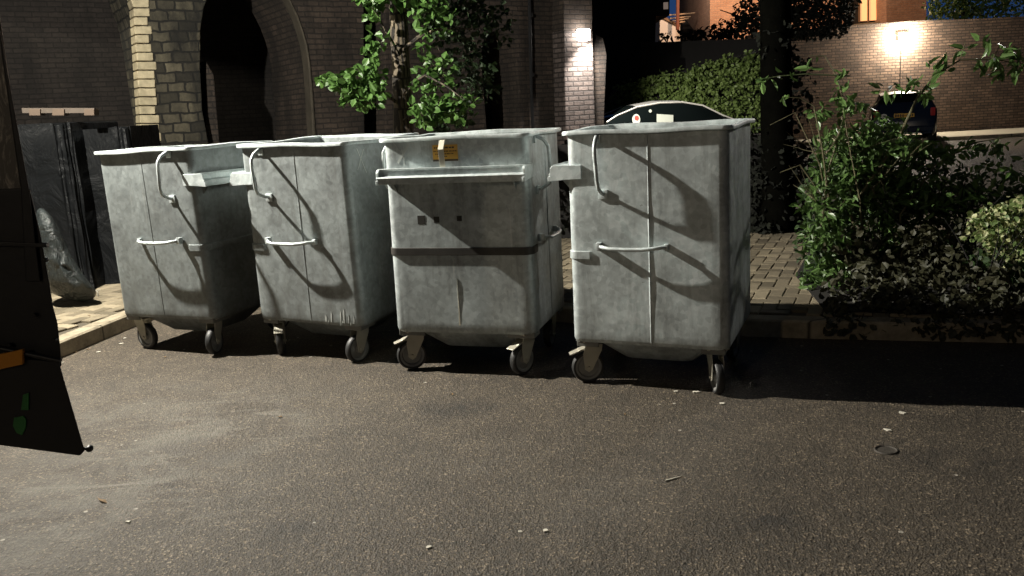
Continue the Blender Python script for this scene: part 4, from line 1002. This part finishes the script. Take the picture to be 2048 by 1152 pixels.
saloon = [(2.15, .28, .62, .70, .64, .55), (2.0, .2, .72, .82, .76, .62), (1.5, .18, .86, .87, .90, .66), (.95, .18, .94, .88, .98, .68), (.80, .18, .96, .88, 1.02, .70), (.35, .18, .97, .88, 1.26, .64), (-.05, .18, .97, .88, 1.40, .60), (-.5, .18, .98, .88, 1.455, .58), (-.95, .18, .98, .88, 1.445, .57), (-1.35, .18, .99, .87, 1.36, .58), (-1.75, .2, 1.0, .86, 1.14, .62), (-1.95, .22, 1.01, .84, 1.05, .64), (-2.25, .3, .98, .76, 1.0, .62)]
c1 = Vector((2.46, 17.2, 0))
car1 = car('white saloon car with papers in its window, roof showing over the nearest bin', (c1.x, 17.2, 0), R(186), M_cw, M_gl, saloon, win=(4, 11), screen=(4, 5), rear=(9, 10))
pt = MB()
for sy in (-1, 1):
    pt.tube([(x_, sy*((h_+(w_*.94-h_)*.08)+.004), z_-(z_-zw_)*.07+.004) for x_, zl_, zw_, w_, z_, h_ in saloon[3:12]], .016, 6)
pt.build('pillar_edge', plain('edge_highlight', (.75, .73, .66), .3, .2, .05), car1, smooth=True)  # tube along pillars and roof edge, highlight put into its pale colour
M_paper = plain('paper', (.42, .45, .38), .7, 0, .05); M_redp = plain('red_print', (.35, .06, .04), .6)
# stickers on the near side window (local +y side faces the camera after the turn)
def onwin(px, py, Y): 
    return car1.matrix_basis.inverted() @ at(px, py, Y)
car1.rotation_euler = (0, 0, R(186)); car1.scale = (1, 1, 1.045)
Mc = (Matrix.Translation(car1.location) @ Matrix.Rotation(R(186), 4, 'Z') @ Matrix.Diagonal((1, 1, 1.045, 1))).inverted()
def decal(name, pts, mat, side_y):
    mb = MB(); qq = []
    for px, py in pts:
        # meet the ray with the plane of the near glass
        o = Mc @ Vector((0, 0, CAMH)); d = (Mc.to_3x3() @ ray(px, py))
        # glass plane: y = side_y + k*(z-1) leaning in
        k = -.62; t_ = (side_y + k*(o.z-1.0) - o.y)/(d.y-k*d.z); qq.append(o+d*t_)
    mb.prism(qq, (0, .012, 0), (0, .020, 0)); return mb.build(name, mat, car1)
decal('paper_sheet', [(1313, 246), (1313, 228), (1346, 230), (1346, 244)], M_paper, .845)
decal('disc_sticker', [(1300+3*math.cos(a_*.785), 222+3.4*math.sin(a_*.785)) for a_ in range(8)], M_paper, .85)
dc = [(1272+8*math.cos(a_*.524), 239+11*math.sin(a_*.524)) for a_ in range(12)]
rs_ = decal('round_sticker', dc, M_paper, .845)
decal('red_sticker', [(1273+4.5*math.cos(a_*.785), 236+5*math.sin(a_*.785)) for a_ in range(8)], M_redp, .852)
hatch = [(1.75, .28, .62, .70, .66, .55), (1.6, .2, .74, .80, .80, .62), (1.1, .18, .88, .84, .93, .64), (.70, .18, .93, .85, .98, .66), (.45, .18, .94, .85, 1.15, .64), (.1, .18, .94, .85, 1.34, .61), (-.4, .18, .95, .85, 1.40, .60), (-1.0, .18, .96, .85, 1.39, .59), (-1.38, .18, .96, .84, 1.34, .58), (-1.55, .2, .98, .82, 1.10, .64), (-1.66, .22, .88, .80, .92, .66), (-1.74, .27, .60, .76, .62, .6)]
c2 = at(1813, 266, 24.5)
# rear faces the camera: local -x end towards -y world
car2 = car('dark navy hatchback with amber number plate and UK oval, below the wall lamp', (c2.x, 26.0-.1, .02), R(68), M_cb, M_gl, hatch, roofmat=plain('pale_roof', (.5, .5, .48), .3, 0, .05, 3), win=(4, 8), screen=(3, 4), rear=(8,))
car2.location.y = 24.9
npm = MB(); npm.box((-1.76, 0.0, .77), (.02, .50, .11), ch=.004); npl = npm.build('number_plate', plain('amber_plate', (.62, .33, .03), .5, 0, .05), car2)
tx_ = MB()
for k, wv in enumerate((.045, .04, .045, .04, 0, .045, .045, .04)):
    if wv: tx_.box((-1.7725, .205-k*.058, .77), (.004, wv*.8, .07))
tx_.box((-1.7715, 0, .77), (.003, .46, .012))
tx_.build('plate_print', M_ink, npl)
uk = MB(); uk.prism([Vector((0, .085*math.cos(a_*.3927), .06*math.sin(a_*.3927))) for a_ in range(16)], (-1.745, .50, .77), (-1.775, .50, .77)); uko = uk.build('uk_oval', M_paint, car2)
tc = bpy.data.curves.new('uk_text', 'FONT'); tc.body = 'UK'; tc.size = .085; tc.extrude = .002; tc.align_x = 'CENTER'; tc.align_y = 'CENTER'
to = bpy.data.objects.new('uk_text', tc); C.objects.link(to); dg = bpy.context.evaluated_depsgraph_get(); me = bpy.data.meshes.new_from_object(to.evaluated_get(dg)); bpy.data.objects.remove(to)
to = bpy.data.objects.new('oval_letters', me); C.objects.link(to); me.materials.append(M_ink); to.parent = uko
to.matrix_basis = Matrix.Translation((-1.778, .50, .77)) @ Matrix.Rotation(R(-90), 4, 'Z') @ Matrix.Rotation(R(90), 4, 'X')
for sy in (-1, 1):
    tl = MB(); tl.box((-1.66, sy*.70, .84), (.10, .12, .22), ch=.02); tl.build('tail_light', plain('tail_lens', (.25, .02, .02), .15), car2)
bu = MB(); bu.box((-1.76, 0, .40), (.10, 1.45, .16), ch=.03); bu.build('bumper', M_cb, car2)
chm = MB(); chm.box((-1.80, .0, .30), (.03, .85, .022), ch=.005); chm.build('bumper_trim', M_paint, car2)

# ------------------------------------------------------------------ litter on the road
lr = random.Random(19); M_lit = plain('pale_litter', (.55, .52, .44), .8, 0, .15, 40)
lab = {0: 'white paper scrap on the tarmac in front of the nearest bin'}
spots = [(1392, 785, 'white paper scrap at the shadow edge under the nearest bin'), (1352, 784, 'pale chip beside the shadow below the nearest bin'), (1445, 808, 'pale flake on the tarmac right of the nearest bin front'), (1805, 827, 'white scrap near the big shadow at the right'), (1775, 861, 'pale crumb below the white scrap at the right'),
         (258, 1045, 'white pebble on the tarmac at lower left'), (1342, 960, 'short pale splinter lying in the open tarmac'), (198, 705, 'dry leaf against the foot of the kerb'), (242, 688, 'pale leaf by the kerb near the leftmost bin'), (1092, 1062, 'cream blob flattened on the lower tarmac'), (858, 1096, 'greenish white chip at the bottom of the tarmac'), (250, 677, 'small stone by the kerb nearest the leftmost bin wheel')]
for px, py, l_ in spots:
    P = gnd(px, py); mb = MB(); s = lr.uniform(.006, .011)*(1.6 if 'scrap' in l_ or 'leaf' in l_ else 1)
    pts = []
    for k in range(6): a_ = k*1.047+lr.uniform(-.2, .2); q_ = s*lr.uniform(.6, 1.3); pts.append(Vector((math.cos(a_)*q_*1.5, math.sin(a_)*q_, 0)))
    if 'splinter' in l_: pts = [Vector((p_.x*3.5, p_.y*.3, 0)) for p_ in pts]
    mb.prism(pts, (0, 0, .0015), (lr.uniform(-.002, .002), 0, .006)); o = mb.build('litter_scrap', M_lit); o.location = P; o.rotation_euler = (0, 0, lr.uniform(-.8, .8)); tag(o, l_, 'litter', 'litter scraps on the tarmac')
leaf_l = [('dry curled leaf lying by the kerb, nearest the lorry tail', 150, 706), ('dry leaf in the gutter between the lorry and the first bin', 176, 700), ('small brown leaf on the paving above the left kerb', 178, 632), ('brown leaf on the tarmac just in front of the first bin', 330, 715),
          ('dark leaf on the open tarmac left of centre', 560, 835), ('brown leaf lying left of the white scrap near the shadow', 1250, 830), ('leaf on the tarmac below the third bin', 905, 790), ('tiny twig on the tarmac at lower left', 205, 1003)]
M_dry = plain('dry_leaf', (.16, .10, .045), .8, 0, .4, 60)
for l_, px, py in leaf_l:
    P = gnd(px, py, kt if 'paving' in l_ else 0); s = lr.uniform(.012, .02); mb = MB(); w_ = .25 if 'twig' in l_ else .55; s *= 2 if 'twig' in l_ else 1
    v_ = [(-s, 0, .002), (-s*.3, s*w_, .008), (s*.5, s*w_*.7, .006), (s, 0, .010), (s*.5, -s*w_*.7, .004), (-s*.3, -s*w_, .009), (0, 0, .003)]
    mb.add(v_, [(0, 6, 1), (1, 6, 2), (2, 6, 3), (3, 6, 4), (4, 6, 5), (5, 6, 0)]); o = mb.build('fallen_leaf', M_dry); o.location = P; o.rotation_euler = (0, 0, lr.uniform(0, 6)); tag(o, l_, 'leaf', 'fallen leaves on the ground')
# small cast iron cover, oval in view
P = gnd(1772, 901); mb = MB(); mb.lathe([(.001, .001), (.034, .001), (.040, .002), (.043, .006), (.046, .006), (.049, .001), (.049, -.01), (.001, -.01)], 24, Matrix.Rotation(R(90), 4, 'X'))
o = mb.build('valve_cover', plain('worn_iron', (.06, .052, .042), .6, .2, .4, 60, .5)); o.location = P; tag(o, 'small round metal cover set in the tarmac at the right', 'cover')
